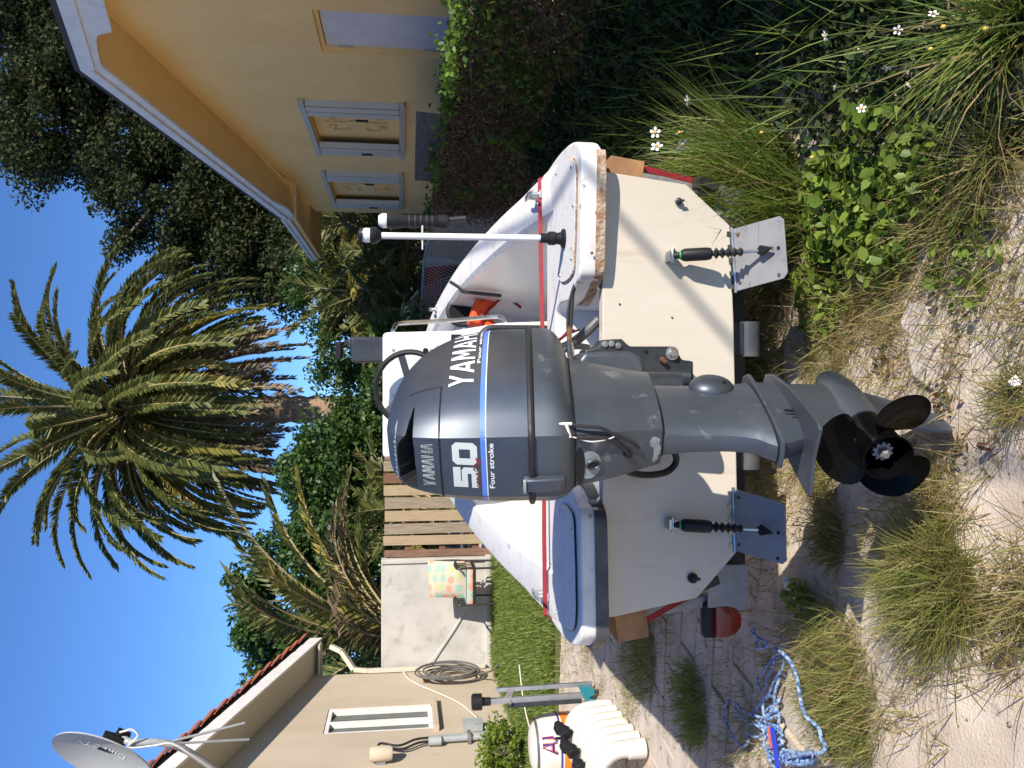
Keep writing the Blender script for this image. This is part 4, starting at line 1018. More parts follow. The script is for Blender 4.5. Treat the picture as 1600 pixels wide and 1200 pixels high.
# cowl latch, recess with keyhole, worn patches
lt = MB().loft([[(-0.065, -0.296, z), (-0.022, -0.296, z), (-0.022 - i_, -0.322 + d_, z), (-0.062 + i_, -0.322 + d_, z)] for z, d_, i_ in ((1.045, 0.006, 0.004), (1.06, 0.0, 0.002), (1.12, -0.004, 0.002), (1.142, -0.002, 0.004), (1.152, 0.008, 0.008))])
lto = build('cowl_latch', lt, 'motor_grey', mo, bevel=0.005, seg=3)
build('latch_edge', MB().box((-0.043, -0.322, 1.147), (0.036, 0.012, 0.008)), 'worn_patch', lto, bevel=0.003)
apm = lambda x, z, o: apron.P(x / apron.par(z)[0], z, o)
rc = [apm(0.005 + 0.045 * math.cos(a) * (0.9 if math.cos(a) < 0 else 0.9) - 0.02, 0.985 + 0.030 * math.sin(a), 0.0012) for a in np.linspace(0, 2 * PI, 29)[:-1]]
build('worn_recess', MB().prism(rc, Vector((0, -0.0006, 0))), 'worn_patch', apo)
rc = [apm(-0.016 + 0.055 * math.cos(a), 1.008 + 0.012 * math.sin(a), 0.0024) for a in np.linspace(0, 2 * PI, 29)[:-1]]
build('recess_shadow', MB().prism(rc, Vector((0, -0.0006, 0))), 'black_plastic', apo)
kh = [apm(-0.014 + 0.012 * math.cos(a), 0.975 + 0.016 * math.sin(a), 0.004) for a in np.linspace(0, 2 * PI, 17)[:-1]]
build('flush_port', MB().prism(kh, Vector((0, 0.006, 0))), 'black_plastic', apo)
build('flush_port_rim', MB().tube(kh, 0.003, 6, closed=True), 'motor_dark', apo)
for (x, z, a_, b_) in ((-0.005, 0.808, 0.022, 0.010), (0.02, 0.815, 0.014, 0.014), (-0.03, 0.812, 0.01, 0.008)):
    rc = [apm(x + a_ * math.cos(t) * (1 + 0.2 * math.sin(3 * t)), z + b_ * math.sin(t), 0.0010) for t in np.linspace(0, 2 * PI, 17)[:-1]]
    build('worn_patch', MB().prism(rc, Vector((0, -0.0004, 0))), 'worn_patch', apo)
# ---- leg
leg = Surf([(0.515, .022, .056, -.262, .10), (0.535, .022, .055, -.245, .095), (0.56, .022, .054, -.222, .09), (0.62, .023, .054, -.206, .085), (0.72, .025, .056, -.203, .085), (0.795, .030, .060, -.207, .09)])
lg = build('leg', MB().loft([leg.ring(z) for z in list(np.linspace(0.515, 0.56, 8)) + list(np.linspace(0.58, 0.7935, 10))]), 'motor_worn', mo, angle=32)
build('leg_joint', MB().tube([p + Vector((p.x * 0.02, p.y * 0.006, 0)) for p in leg.ring(0.7925)], 0.0022, 5, closed=True), 'dark_hole', mo)
bp_ = MB()
for k in range(7):
    t = k / 6; r_ = math.sqrt(max(0, 1 - (t * 0.93) ** 2)) if k else 1.0
    bp_v = [(0.050 + 0.032 * t, 0.018 + 0.052 * r_ * math.cos(a), 0.628 + 0.058 * r_ * math.sin(a) * (1 if math.sin(a) > 0 else 1.15)) for a in np.linspace(0, 2 * PI, 25)[:-1]]
    if k == 0: loops_ = [bp_v]
    else: loops_.append(bp_v)
bp_.loft(loops_)
bco = build('bolt_cover', bp_, 'motor_grey', mo)
build('cover_screw', MB().lathe([(0.005, 0), (0.004, 0.004)], (0.078, -0.004, 0.595), (1, 0, 0), 10), 'dark_hole', bco)
# splash plate, lower gearcase housing, cavitation plate
def plate(outline, z, th, nm, mt, bev=0.003, tiltf=0.0):
    P = [(x, y, z + tiltf * y) for x, y in outline] + [(-x, y, z + tiltf * y) for x, y in reversed(outline) if x > 1e-6]
    return build(nm, MB().prism(P, (0, 0, th)), mt, mo, bevel=bev)
plate([(0, .125), (.035, .118), (.062, .08), (.066, -.02), (.055, -.18), (.040, -.268), (0, -.272)], 0.498, 0.012, 'splash_plate', 'motor_worn', 0.004)
hs = Surf([(0.405, .018, .048, -.215, .105), (0.44, .02, .050, -.225, .105), (0.47, .022, .053, -.24, .105), (0.50, .024, .055, -.255, .105)])
hso = build('gearcase_neck', MB().loft([hs.ring(z) for z in (0.43, 0.445, 0.46, 0.48, 0.4985)]), 'motor_worn', mo, angle=32)
for k in range(3): build('intake_slit', MB().box((0.047 - 0.004 * k, -0.125 - 0.014 * k, 0.448), (0.012, 0.006, 0.03)), 'dark_hole', hso)
plate([(0, .155), (.030, .142), (.060, .08), (.088, -.06), (.100, -.18), (.104, -.285), (.094, -.310), (.03, -.300), (0, -.296)], 0.428, 0.010, 'cavitation_plate', 'motor_worn', 0.004)
st_ = Surf([(0.27, .008, .036, -.10, .10), (0.30, .008, .034, -.115, .10), (0.34, .009, .034, -.135, .105), (0.428, .011, .038, -.17, .11)])
build('gearcase_strut', MB().loft([st_.ring(z) for z in np.linspace(0.27, 0.427, 8)]), 'motor_worn', mo, angle=40)
gp = [(0.004, 0.185), (0.018, 0.175), (0.034, 0.15), (0.046, 0.11), (0.053, 0.06), (0.055, 0.0), (0.054, -0.07), (0.050, -0.135)]
build('gearcase_torpedo', MB().lathe([(r, -h) for r, h in gp], (0, 0, 0.25), (0, -1, 0), 28), 'motor_worn', mo)
sk = [(0.085, 0.212), (-0.11, 0.212), (-0.125, 0.18), (-0.165, 0.075), (-0.172, 0.035), (-0.15, 0.028), (-0.085, 0.032), (-0.02, 0.09), (0.05, 0.165)]
L = [[(x_, y, z) for y, z in sk] for x_ in (-0.006, 0.006)]
build('skeg', MB().loft(L), 'motor_worn', mo, bevel=0.003)
# ---- propeller
pc = Vector((0, -0.14, 0.25)); ax_ = Vector((0, -1, 0))
hubp = [(0.040, 0.0), (0.052, 0.004), (0.0545, 0.02), (0.0535, 0.09), (0.0555, 0.125), (0.0615, 0.148), (0.0625, 0.152), (0.0585, 0.152), (0.053, 0.13), (0.050, 0.05), (0.01, 0.048)]
hb_ = build('propeller_hub', MB().lathe(hubp, pc, ax_, 36), 'prop_black', mo)
nut = MB(); tt = []
for k in range(40):
    a = 2 * PI * k / 40; r_ = 0.026 if (k % 4) < 2 else 0.020; tt.append((r_ * math.cos(a), r_ * math.sin(a)))
nut.loft([[(x, -0.14 - 0.108, 0.25 + z) for x, z in tt], [(x, -0.14 - 0.120, 0.25 + z) for x, z in tt]])
nut.lathe([(0.013, 0.10), (0.013, 0.138), (0.008, 0.142)], pc, ax_, 6)
build('prop_nut', nut, 'galvanised', hb_, smooth=False)
def blade(phi0):
    top = []; bot = []; nr, nc = 14, 13
    for i in range(nr):
        q = math.sin(PI / 2 * i / (nr - 1)); r = 0.046 + (0.165 - 0.046) * q
        ha = (0.72 + 0.25 * math.sin(PI * min(1, q * 1.05))) * math.sqrt(max(0.0015, 1 - max(0, (q - 0.35) / 0.65) ** 2.3)) * (1 - 0.22 * q)
        sk_ = -0.16 * q * q
        for j in range(nc):
            v = -1 + 2 * j / (nc - 1); d = sk_ + ha * v
            ph = phi0 + d
            yy = -0.228 - 0.047 * (d) - 0.16 * (r - 0.05) * 1.0
            th = 0.0045 * (1 - v * v) * (1 - 0.6 * q) + 0.0012
            x, z = r * math.cos(ph), 0.25 + r * math.sin(ph)
            top.append((x, yy - th, z)); bot.append((x, yy + th, z))
    m = MB(); n = nr * nc; fs = []
    for i in range(nr - 1):
        for j in range(nc - 1):
            a = i * nc + j; fs.append((a, a + 1, a + nc + 1, a + nc)); fs.append((n + a + nc, n + a + nc + 1, n + a + 1, n + a))
    edge = [i * nc for i in range(nr)] + [(nr - 1) * nc + j for j in range(1, nc)] + [i * nc + nc - 1 for i in range(nr - 2, -1, -1)] + [j for j in range(nc - 2, 0, -1)]
    for a, b in zip(edge, edge[1:] + edge[:1]): fs.append((a, b, n + b, n + a))
    m.add(top + bot, fs); return m
for a in (97, -23, 217): build('propeller_blade', blade(R(a)), 'prop_black', mo, angle=60)

# ---- clamp bracket on the transom, hoses and cables (placed in the yard, carried by the motor)
def pxprism(pts, Y, depth): return worldmb(MB().prism([atY(x, y, Y) for x, y in pts], (0, depth, 0)))
cbk = build('clamp_bracket', pxprism([(912, 556), (914, 546), (934, 541), (940, 531), (972, 529), (984, 541), (1056, 541), (1066, 562), (1084, 564), (1084, 604), (1000, 606), (930, 585), (912, 575)], 2.56, 0.09), 'motor_dark', mo, bevel=0.008)
build('clamp_bracket', worldmb(MB().prism([Vector((-p.x - 0.09, p.y, p.z)) for p in [atY(x, y, 2.56) for x, y in [(912, 556), (940, 531), (972, 529), (984, 541), (1056, 541), (1066, 562), (1084, 564), (1084, 604), (1000, 606)]]], (0, 0.09, 0))), 'motor_dark', mo, bevel=0.008)
build('swivel_bracket', pxprism([(905, 562), (914, 550), (985, 549), (1003, 558), (1008, 574), (1005, 600), (905, 600)], 2.42, 0.14), 'motor_worn', mo, bevel=0.014, seg=3)
build('swivel_tube', worldmb(MB().tube([Vector((0.0, 2.44, 0.98)), Vector((-0.01, 2.42, 0.62))], 0.045, 16)), 'motor_dark', mo)
build('tilt_ram', worldmb(MB().tube([atY(1030, 590, 2.58), atY(1078, 590, 2.56)], 0.028, 14).tube([atY(1020, 612, 2.58), atY(1080, 612, 2.56)], 0.02, 12)), 'motor_dark', mo)
bo = atY(1050, 552, 2.555)
bo_ = build('mount_bolt', worldmb(MB().lathe([(0.018, 0), (0.018, 0.006), (0.012, 0.007), (0.012, 0.018)], bo, (0, -1, 0), 6).lathe([(0.022, 0.0), (0.022, 0.003)], bo, (0, -1, 0), 16)), 'steel', mo)
for (x, y) in ((945, 538), (955, 537), (966, 540)): build('bracket_pin', worldmb(MB().lathe([(0.010, 0), (0.010, 0.004), (0.006, 0.005)], atY(x, y, 2.558), (0, -1, 0), 12)), 'galvanised', mo)
build('bracket_hole', worldmb(MB().lathe([(0.006, 0), (0.006, 0.002)], atY(1009, 549, 2.558), (0, -1, 0), 10)), 'dark_hole', mo)
build('tilt_limit_rod', worldmb(MB().tube([atY(1040, 566, 2.545), atY(1032, 560, 2.545)], 0.008, 8)), 'rust', mo)
# hoses
hz = catmull([atY(950, 706, 2.32), atY(972, 732, 2.36), atY(1004, 742, 2.42), atY(1040, 738, 2.46), atY(1056, 722, 2.48), atY(1052, 704, 2.46), atY(1035, 690, 2.42)], 6)
build('drain_hose', worldmb(MB().tube(hz, 0.0105, 10)), 'black_rubber', mo)
apw = lambda t, z, o: MM @ apron.P(t, z, o)
h1 = [apw(1.06, 1.035, 0.022), apw(1.04, 1.00, 0.020), apw(1.02, 0.96, 0.018), apw(0.85, 0.915, 0.012), apw(0.5, 0.875, 0.010), apw(0.25, 0.86, 0.006)]
build('vent_hose', worldmb(MB().tube(catmull(h1, 5), 0.0045, 7)), 'black_rubber', mo)
h2 = [apw(0.95, 1.02, 0.010), apw(0.92, 0.98, 0.012), apw(0.75, 0.93, 0.010), apw(0.25, 0.895, 0.008), apw(0.0, 0.885, 0.004)]
build('vent_hose', worldmb(MB().tube(catmull(h2, 5), 0.006, 7)), 'black_rubber', mo)
build('hose_clip', worldmb(MB().lathe([(0.011, -0.003), (0.011, 0.004), (0.005, 0.006)], apw(0.0, 0.885, 0.003), MM.to_3x3() @ Vector((0, -1, 0)), 10)), 'black_plastic', mo)
build('tell_tale_elbow', worldmb(MB().tube([apw(1.06, 1.062, 0.024), apw(1.06, 1.03, 0.024)], 0.0042, 7).tube([apw(1.06, 1.043, 0.024), apw(0.98, 1.034, 0.012), apw(0.94, 1.03, 0.004)], 0.0045, 7)), 'cable_white', mo)
build('wire_tail', worldmb(MB().tube(catmull([apw(0.96, 1.03, 0.006), apw(0.8, 0.985, 0.016), apw(0.85, 0.94, 0.014), apw(0.95, 0.92, 0.012)], 5), 0.0018, 5)), 'off_white', mo)
# control cables from the boat to the motor
for dx in (0, 5):
    pts = [atY(925, 424 + dx, 2.80), atY(910, 429 + dx, 2.74), atY(897, 447 + dx, 2.70), atY(889 + dx, 480, 2.66), atY(887 + dx, 514, 2.60)]
    build('control_cable', worldmb(MB().tube(catmull(pts, 6), 0.0055, 7)), 'black_rubber', mo)
build('cable_ferrule', worldmb(MB().tube([atY(889, 512, 2.60), atY(890, 540, 2.54)], 0.008, 10)), 'brass', mo)
build('cable_end', worldmb(MB().tube([atY(890, 538, 2.545), atY(893, 560, 2.50)], 0.012, 10)), 'steel', mo)
hv = [atY(935, 500, 2.72), atY(915, 520, 2.72), atY(895, 536, 2.68), atY(880, 544, 2.62), atY(866, 552, 2.55), atY(858, 568, 2.45)]
build('rigging_hose', worldmb(MB().tube(catmull(hv, 5), 0.017, 10)), 'worn_rubber', mo)
hv = [atY(942, 548, 2.75), atY(905, 541, 2.70), atY(884, 545, 2.62), atY(868, 560, 2.5), atY(866, 580, 2.42)]
build('rigging_hose', worldmb(MB().tube(catmull(hv, 5), 0.011, 10)), 'grey_wire', mo)
for k in range(3):
    build('red_wire', worldmb(MB().tube(catmull([atY(905 - 8 * k, 515, 2.68), atY(880 - 4 * k, 526 + 4 * k, 2.62), atY(862, 540 + 5 * k, 2.52), atY(858 + 6 * k, 560, 2.42)], 5), 0.0035, 5)), 'red_strap', mo)
# lettering on the satellite dish
_dc, _e1, _e2, _n, _rd = DISH
dmap = lambda x, z, o: _dc + _e1 * x + _e2 * z + _n * (0.085 * ((x / 0.44) ** 2 + (z / 0.34) ** 2) + 0.004)
sgn = 1 if (_e1.cross(_e2)).dot(_n) > 0 else -1
build('dish_lettering', fonttext('DIRECTV', -0.16, 0.27, -0.06 , 0.02, lambda x, z, o: dmap(x, sgn * z, o), 0.001, 0.0), 'decal_white', _rd, smooth=False)
# ================================================================== VEGETATION TOOLS
def unit(a): return a / np.maximum(np.linalg.norm(a, axis=1, keepdims=True), 1e-9)
def leaf_quads(c, size, aspect=0.5, up=0.35, rs=RNG, wind=None):
    """pointed leaves at points c; half of the normal is random, half faces up"""
    n = len(c); size = np.broadcast_to(size, (n,))
    nr = unit(rs.normal(size=(n, 3)) + np.array([0, 0, up * 2.0]))
    t = rs.normal(size=(n, 3)) if wind is None else rs.normal(size=(n, 3)) * 0.6 + wind
    a = unit(t - nr * (t * nr).sum(1, keepdims=True)); b = np.cross(nr, a)
    L = size * rs.uniform(0.7, 1.3, n); W = L * aspect
    V = np.empty((n, 4, 3))
    V[:, 0] = c - a * L[:, None] * 0.5; V[:, 1] = c + b * W[:, None] * 0.5 + a * L[:, None] * 0.05 - nr * L[:, None] * 0.06
    V[:, 2] = c + a * L[:, None] * 0.5 - nr * L[:, None] * 0.08; V[:, 3] = c - b * W[:, None] * 0.5 + a * L[:, None] * 0.05 - nr * L[:, None] * 0.06
    return V.reshape(-1, 3), np.arange(4 * n).reshape(n, 4)
def leaf_hex(c, size, aspect=0.55, up=0.5, rs=RNG):
    """rounder six-cornered leaves, cupped along the midrib, for plants close to the eye"""
    n = len(c); size = np.broadcast_to(size, (n,))
    nr = unit(rs.normal(size=(n, 3)) + np.array([0, 0, up * 2.0])); t = rs.normal(size=(n, 3))
    a = unit(t - nr * (t * nr).sum(1, keepdims=True)); b = np.cross(nr, a)
    L = (size * rs.uniform(0.55, 1.35, n))[:, None]; W = L * aspect * rs.uniform(0.75, 1.15, n)[:, None]
    V = np.empty((n, 6, 3))
    V[:, 0] = c - a * L * 0.5; V[:, 3] = c + a * L * 0.5 - nr * L * 0.10
    for k, (u, w, dz) in ((1, (-0.22, 0.42, 0.02)), (2, (0.16, 0.44, 0.0)), (5, (-0.22, -0.42, 0.02)), (4, (0.16, -0.44, 0.0))):
        V[:, k] = c + a * L * u + b * W * w + nr * L * dz
    i = np.arange(n) * 6
    return V.reshape(-1, 3), np.concatenate([np.stack([i, i + 1, i + 2, i + 3], 1), np.stack([i, i + 3, i + 4, i + 5], 1)])
def grass_blades(base, length, az, lean, bend, width, rs=RNG):
    """curved blades: base (n,3); lean from upright (rad) at the root, bend adds along the blade"""
    n = len(base); K = 4
    length, az, lean, bend, width = [np.broadcast_to(q, (n,)) for q in (length, az, lean, bend, width)]
    d = np.stack([np.cos(az), np.sin(az), np.zeros(n)], 1); s = np.stack([-np.sin(az), np.cos(az), np.zeros(n)], 1)
    P = base.copy(); V = np.empty((n, K, 2, 3)); tw = rs.uniform(-0.8, 0.8, n)
    for k in range(K):
        w = width * (1.0, 0.9, 0.6, 0.06)[k] * 0.5
        sv = s * np.cos(tw)[:, None] + d * np.sin(tw)[:, None]
        V[:, k, 0] = P - sv * w[:, None]; V[:, k, 1] = P + sv * w[:, None]
        ang = lean + bend * (k + 0.5) / (K - 1)
        P = P + (d * np.sin(ang)[:, None] + np.array([0, 0, 1.0]) * np.cos(ang)[:, None]) * (length / (K - 1))[:, None]
    V[..., 2] = np.maximum(V[..., 2], -0.02)
    F = []
    i0 = np.arange(n) * 2 * K
    for k in range(K - 1): F.append(np.stack([i0 + 2 * k, i0 + 2 * k + 1, i0 + 2 * k + 3, i0 + 2 * k + 2], 1))
    return V.reshape(-1, 3), np.concatenate(F)
def merge(parts):
    V = []; F = []; o = 0
    for v, f in parts: V.append(v); F.append(f + o); o += len(v)
    return np.concatenate(V), np.concatenate(F)
def ellip_points(n, c, r, shell=0.5, rs=RNG):
    d = unit(rs.normal(size=(n, 3))); q = (shell + (1 - shell) * rs.uniform(0, 1, n)) ** 0.6
    return np.array(c) + d * q[:, None] * np.array(r)

def leafy_tree(name, label, cat, base, trunk_h, trunk_r, blobs, nclump, per, leaf, clump_r, mt, group=None, limbs=10, aspect=0.55, seed=1, bark='bark', up=0.35):
    rs = np.random.default_rng(seed); base = Vector(base)
    t = thing(name, label, cat, base, group)
    W = np.array([b[1][0] * b[1][1] * b[1][2] for b in blobs]) ** 0.67; W /= W.sum()
    C = []
    for (c, r), w in zip(blobs, W): C.append(ellip_points(max(2, int(nclump * w)), c, r, 0.35, rs))
    C = np.concatenate(C)
    pts = []; 
    for c in C:
        k = int(per * rs.uniform(0.6, 1.4)); r = clump_r * rs.uniform(0.6, 1.35)
        pts.append(c + unit(rs.normal(size=(k, 3))) * (rs.uniform(0, 1, k) ** 0.45 * r)[:, None] * np.array([1, 1, 0.7]))
    pts = np.concatenate(pts)
    V, F = leaf_quads(pts, leaf, aspect, up, rs)
    arrmesh('crown', V, F, mt, t)
    m = MB(); top = Vector(np.mean([b[0] for b in blobs], axis=0)); fork = base + Vector((0, 0, trunk_h))
    m.tube(catmull([base + Vector((0, 0, -0.05)), base + Vector((0.06, 0, trunk_h * 0.5)), fork], 4), [trunk_r * (1.25 - 0.4 * k / 8) for k in range(9)], 10)
    for k in range(limbs):
        e = Vector(C[int(rs.integers(len(C)))]); mid = fork.lerp(e, 0.5) + Vector((rs.normal() * 0.2, rs.normal() * 0.2, 0.12 * (e - fork).length))
        m.tube(catmull([fork - Vector((0, 0, 0.1)), mid, e], 5), [trunk_r * (0.55 - 0.46 * q / 10) for q in range(11)], 6)
    build('trunk', m, bark, t)
    return t

# ================================================================== TREES
oak_base = (11.0, 33.5, 0)
leafy_tree('oak_tree', 'big dark evergreen tree rising above the ochre house roof', 'tree', oak_base, 4.0, 0.42,
    [((11.3, 33, 11.5), (4.6, 3.0, 4.6)), ((7.0, 32, 10.0), (3.0, 2.4, 2.9)), ((15.0, 33, 14.5), (4.0, 3.0, 3.6)), ((6.6, 31.5, 6.6), (3.2, 2.2, 2.4)), ((9.6, 32.5, 14.4), (2.6, 2.2, 2.4)), ((10.2, 31.5, 7.4), (4.2, 2.4, 3.0)), ((4.9, 32, 8.4), (2.0, 1.8, 2.0)), ((4.9, 31, 5.2), (2.2, 1.8, 2.0))],
    640, 430, 0.17, 0.95, 'oak_leaf', limbs=26, seed=4)
leafy_tree('oak_tree', 'dark tree crown at the far upper corner behind the house', 'tree', (19.0, 38, 0), 5.0, 0.4,
    [((18.5, 36, 17.5), (4.5, 3.0, 4.5)), ((20, 38, 12), (4.5, 3, 4))], 200, 380, 0.19, 1.05, 'oak_leaf', limbs=12, seed=5)

def frond_mesh(name, L, el0, droop, nl, lw, ll, mt, seed, vee=0.35, ragged=0.0, rach='stem_straw'):
    rs = random.Random(seed); pts = []; P = Vector((0, 0, 0)); N = 22; T = []
    for k in range(N + 1):
        t = k / N; a = el0 - droop * t ** 1.25; d = Vector((math.cos(a), 0, math.sin(a))); pts.append(P.copy()); T.append(d); P = P + d * (L / N)
    m = MB(); m.tube(pts[::2] if N % 2 == 0 else pts, [0.045 * (1 - 0.85 * k / (len(pts[::2]) - 1)) * (L / 4.3) for k in range(len(pts[::2]))], 5)
    nr = len(m.f)
    for i in range(nl):
        t = 0.10 + 0.895 * i / (nl - 1)
        if rs.random() < ragged: continue
        q = t * N; k = min(int(q), N - 1); p = pts[k].lerp(pts[k + 1], q - k); d = T[k]; up = Vector((-d.z, 0, d.x))
        l = ll * (0.35 + 0.65 * math.sin(PI * min(1, 0.12 + 0.80 * t)) ** 0.8) * rs.uniform(0.85, 1.12)
        for s in (-1, 1):
            v = (d * rs.uniform(0.75, 1.1) + Vector((0, s, 0)) * rs.uniform(0.65, 0.9) + up * (vee + rs.uniform(-0.15, 0.15))).normalized()
            v2 = (v + Vector((0, 0, -1)) * rs.uniform(0.1, 0.5)).normalized()
            wv = v.cross(up).normalized() if rs.random() < 0.5 else v.cross(Vector((0, s, 0.3))).normalized()
            w = lw * rs.uniform(0.8, 1.2); a = p; b = p + v * l * 0.55; c = b + v2 * l * 0.45
            m.add([a - wv * w * 0.3, a + wv * w * 0.3, b + wv * w * 0.5, c, b - wv * w * 0.5], [(0, 1, 2, 4), (4, 2, 3)])
    me = bpy.data.meshes.new(name); me.from_pydata([tuple(v) for v in m.v], [], m.f)
    me.materials.append(MATS[mt]); me.materials.append(MATS[rach])
    for i, p in enumerate(me.polygons): p.material_index = 1 if i < nr else 0
    me.update(); return me
def palm(name, label, base, crown, classes, trunk, seed, fr='frond'):
    rs = random.Random(seed); t = thing(name, label, 'palm', base); crown = Vector(crown); n = 0
    for (el, dr, L, mt, cnt, nl, lw, ll, spread, azr) in classes:
        ms = [frond_mesh(fr, L * rs.uniform(0.92, 1.06), R(el) + rs.uniform(-0.1, 0.1), R(dr) * rs.uniform(0.85, 1.15), nl, lw, ll, mt, seed * 100 + n + k, 0.35, 0.04 if 'dead' not in mt else 0.15) for k in range(3)]
        for k in range(cnt):
            n += 1
            az = azr[0] + (azr[1] - azr[0]) * (k + rs.uniform(0.1, 0.9)) / cnt
            o = bpy.data.objects.new(fr, ms[k % 3]); COL.objects.link(o); o.parent = t
            off = Vector((math.cos(az), math.sin(az), 0)) * spread
            o.location = crown + off + Vector((0, 0, rs.uniform(-0.12, 0.12))) - Vector(base)
            o.rotation_euler = Euler((rs.uniform(-0.35, 0.35), 0, az), 'XYZ'); s = rs.uniform(0.92, 1.08); o.scale = (s, s, s)
    if trunk:
        pts, rr = trunk; build('trunk', MB().tube(pts, rr, 16), 'palm_trunk', t)
    return t
FULL = (0, 2 * PI)
Zc = 9.15
dp = palm('date_palm', 'tall date palm with a huge round crown behind the boat', (-0.75, 25, 0), (-0.75, 25, Zc), [
    (82, 34, 4.0, 'palm_green', 10, 115, 0.062, 0.41, 0.10, FULL),
    (62, 62, 4.4, 'palm_green', 17, 118, 0.062, 0.42, 0.15, FULL),
    (44, 80, 4.7, 'palm_green', 20, 122, 0.062, 0.42, 0.2, (0.2, 0.2 + 2 * PI)),
    (26, 88, 4.9, 'palm_green', 22, 122, 0.062, 0.42, 0.25, FULL),
    (8, 82, 4.9, 'palm_green', 22, 122, 0.062, 0.41, 0.3, (0.3, 0.3 + 2 * PI)),
    (-8, 74, 4.9, 'palm_green', 22, 118, 0.062, 0.42, 0.32, FULL),
    (-24, 60, 4.8, 'palm_yellow', 24, 112, 0.062, 0.38, 0.34, (0.1, 0.1 + 2 * PI)),
    (-40, 46, 4.9, 'palm_green', 22, 110, 0.062, 0.34, 0.34, FULL),
    (-52, 34, 4.9, 'palm_dead', 22, 90, 0.062, 0.32, 0.36, FULL),
    (-64, 24, 4.7, 'palm_dead', 22, 80, 0.062, 0.30, 0.38, FULL)],
    ([(-0.75, 25, z) for z in np.linspace(-0.1, Zc + 0.2, 40)], [0.40 + 0.035 * ((k % 2) - 0.5) * 2 * (1 if k < 36 else 0) + (0.16 if 30 < k < 37 else 0) for k in range(40)]), 3)
build('crown_boss', MB().sphere((-0.75, 24.9, Zc - 0.15), (0.55, 0.55, 0.75), 14, 10), 'flower_yellow' if False else 'stem_straw', dp)
LP = (-4.9, 15.6, 0)
palm('coconut_palm', 'ragged young palm with long arching fronds behind the concrete wall', LP, (-4.75, 15.4, 1.35), [
    (83, 40, 3.6, 'palm_green', 3, 60, 0.045, 0.55, 0.06, (-0.6, 0.7)),
    (68, 46, 4.3, 'palm_green', 4, 66, 0.045, 0.55, 0.08, (-0.9, 0.4)),
    (52, 42, 4.0, 'palm_yellow', 2, 64, 0.045, 0.5, 0.08, (-1.0, 0.5)),
    (80, 60, 3.2, 'palm_green', 3, 56, 0.045, 0.5, 0.08, (1.4, 4.4)),
    (58, 80, 3.2, 'palm_dead', 4, 56, 0.035, 0.45, 0.1, (-1.2, 1.2)),
    (48, 60, 3.2, 'palm_green', 3, 60, 0.04, 0.5, 0.1, (-1.0, 1.0)),
    (70, 75, 2.6, 'palm_dead', 3, 50, 0.035, 0.42, 0.1, (-0.8, 3.2))],
    ([(-4.9, 15.6, -0.1), (-4.85, 15.5, 0.7), (-4.75, 15.4, 1.4)], [0.16, 0.14, 0.12]), 8)
for k, (x, y, h, lab) in enumerate([(3.3, 20.5, 1.4, 'feathery palm clump close to the ochre house corner'), (1.7, 19.5, 1.1, 'feathery palm clump above the red car'), (2.5, 23.0, 2.6, 'taller feathery palm clump behind the red car'), (-2.6, 17.5, 0.9, 'small green palm just behind the plank fence'), (4.4, 22.5, 2.6, 'feathery palm clump partly under the low eave')]):
    palm('areca_palm', lab, (x, y, 0), (x, y, h), [
        (80, 45, 1.9, 'palm_green', 6, 34, 0.05, 0.42, 0.12, FULL), (58, 70, 2.1, 'palm_green', 9, 34, 0.05, 0.44, 0.16, FULL),
        (35, 85, 1.9, 'palm_yellow', 7, 32, 0.05, 0.4, 0.16, FULL), (10, 80, 1.5, 'palm_green', 6, 28, 0.05, 0.38, 0.2, FULL), (-10, 60, 1.2, 'palm_dead', 3, 24, 0.05, 0.34, 0.2, FULL)],
        ([(x, y, -0.1), (x + 0.05, y, h * 0.5), (x, y, h)], [0.09, 0.08, 0.07]), 20 + k)
leafy_tree('shrub', 'broad dark green hedge shrub behind the console', 'shrub', (1.2, 23.5, 0), 1.2, 0.12, [((1.0, 23.5, 2.4), (1.6, 1.2, 2.2)), ((2.6, 24.5, 2.6), (1.6, 1.2, 2.3))], 120, 170, 0.13, 0.5, 'shrub_leaf', seed=31)
leafy_tree('shrub', 'tall dark hedge shrub under the eave of the ochre house', 'shrub', (4.8, 26, 0), 1.2, 0.12, [((4.2, 26, 2.6), (2.0, 1.2, 2.5)), ((6.0, 27, 3.0), (2.0, 1.2, 2.6))], 120, 170, 0.14, 0.55, 'oak_leaf', seed=32)
leafy_tree('shrub', 'pale leafy shrub just right of the throttle lever', 'shrub', (0.75, 16.5, 0), 0.7, 0.07, [((0.85, 16.5, 1.35), (0.55, 0.5, 1.0))], 30, 90, 0.17, 0.32, 'shrub_light', seed=33, aspect=0.4)
leafy_tree('broadleaf_tree', 'dense green tree left of the palm trunk', 'tree', (-2.7, 21.0, 0), 1.4, 0.14, [((-2.1, 21, 2.4), (1.5, 1.1, 2.0)), ((-3.4, 21.5, 2.4), (1.5, 1.2, 2.0)), ((-2.6, 22, 3.5), (1.2, 1.0, 1.1)), ((-1.2, 21.5, 2.0), (1.0, 1.0, 1.5))], 230, 190, 0.15, 0.5, 'shrub_leaf', seed=34)
leafy_tree('broadleaf_tree', 'green tree standing behind the ragged palm fronds', 'tree', (-5.6, 20.5, 0), 1.6, 0.15, [((-5.2, 20.5, 3.8), (1.8, 1.2, 1.8)), ((-4.0, 20, 2.4), (1.5, 1.1, 2.0)), ((-6.8, 21, 3.2), (1.7, 1.2, 2.1))], 230, 190, 0.15, 0.5, 'shrub_leaf', seed=35)
leafy_tree('shrub', 'leafy bush growing at the foot of the tan house by the conduit', 'shrub', (-4.25, 9.6, 0), 0.15, 0.03, [((-4.2, 9.55, 0.33), (0.28, 0.42, 0.30))], 26, 110, 0.055, 0.13, 'weed_leaf', seed=36)
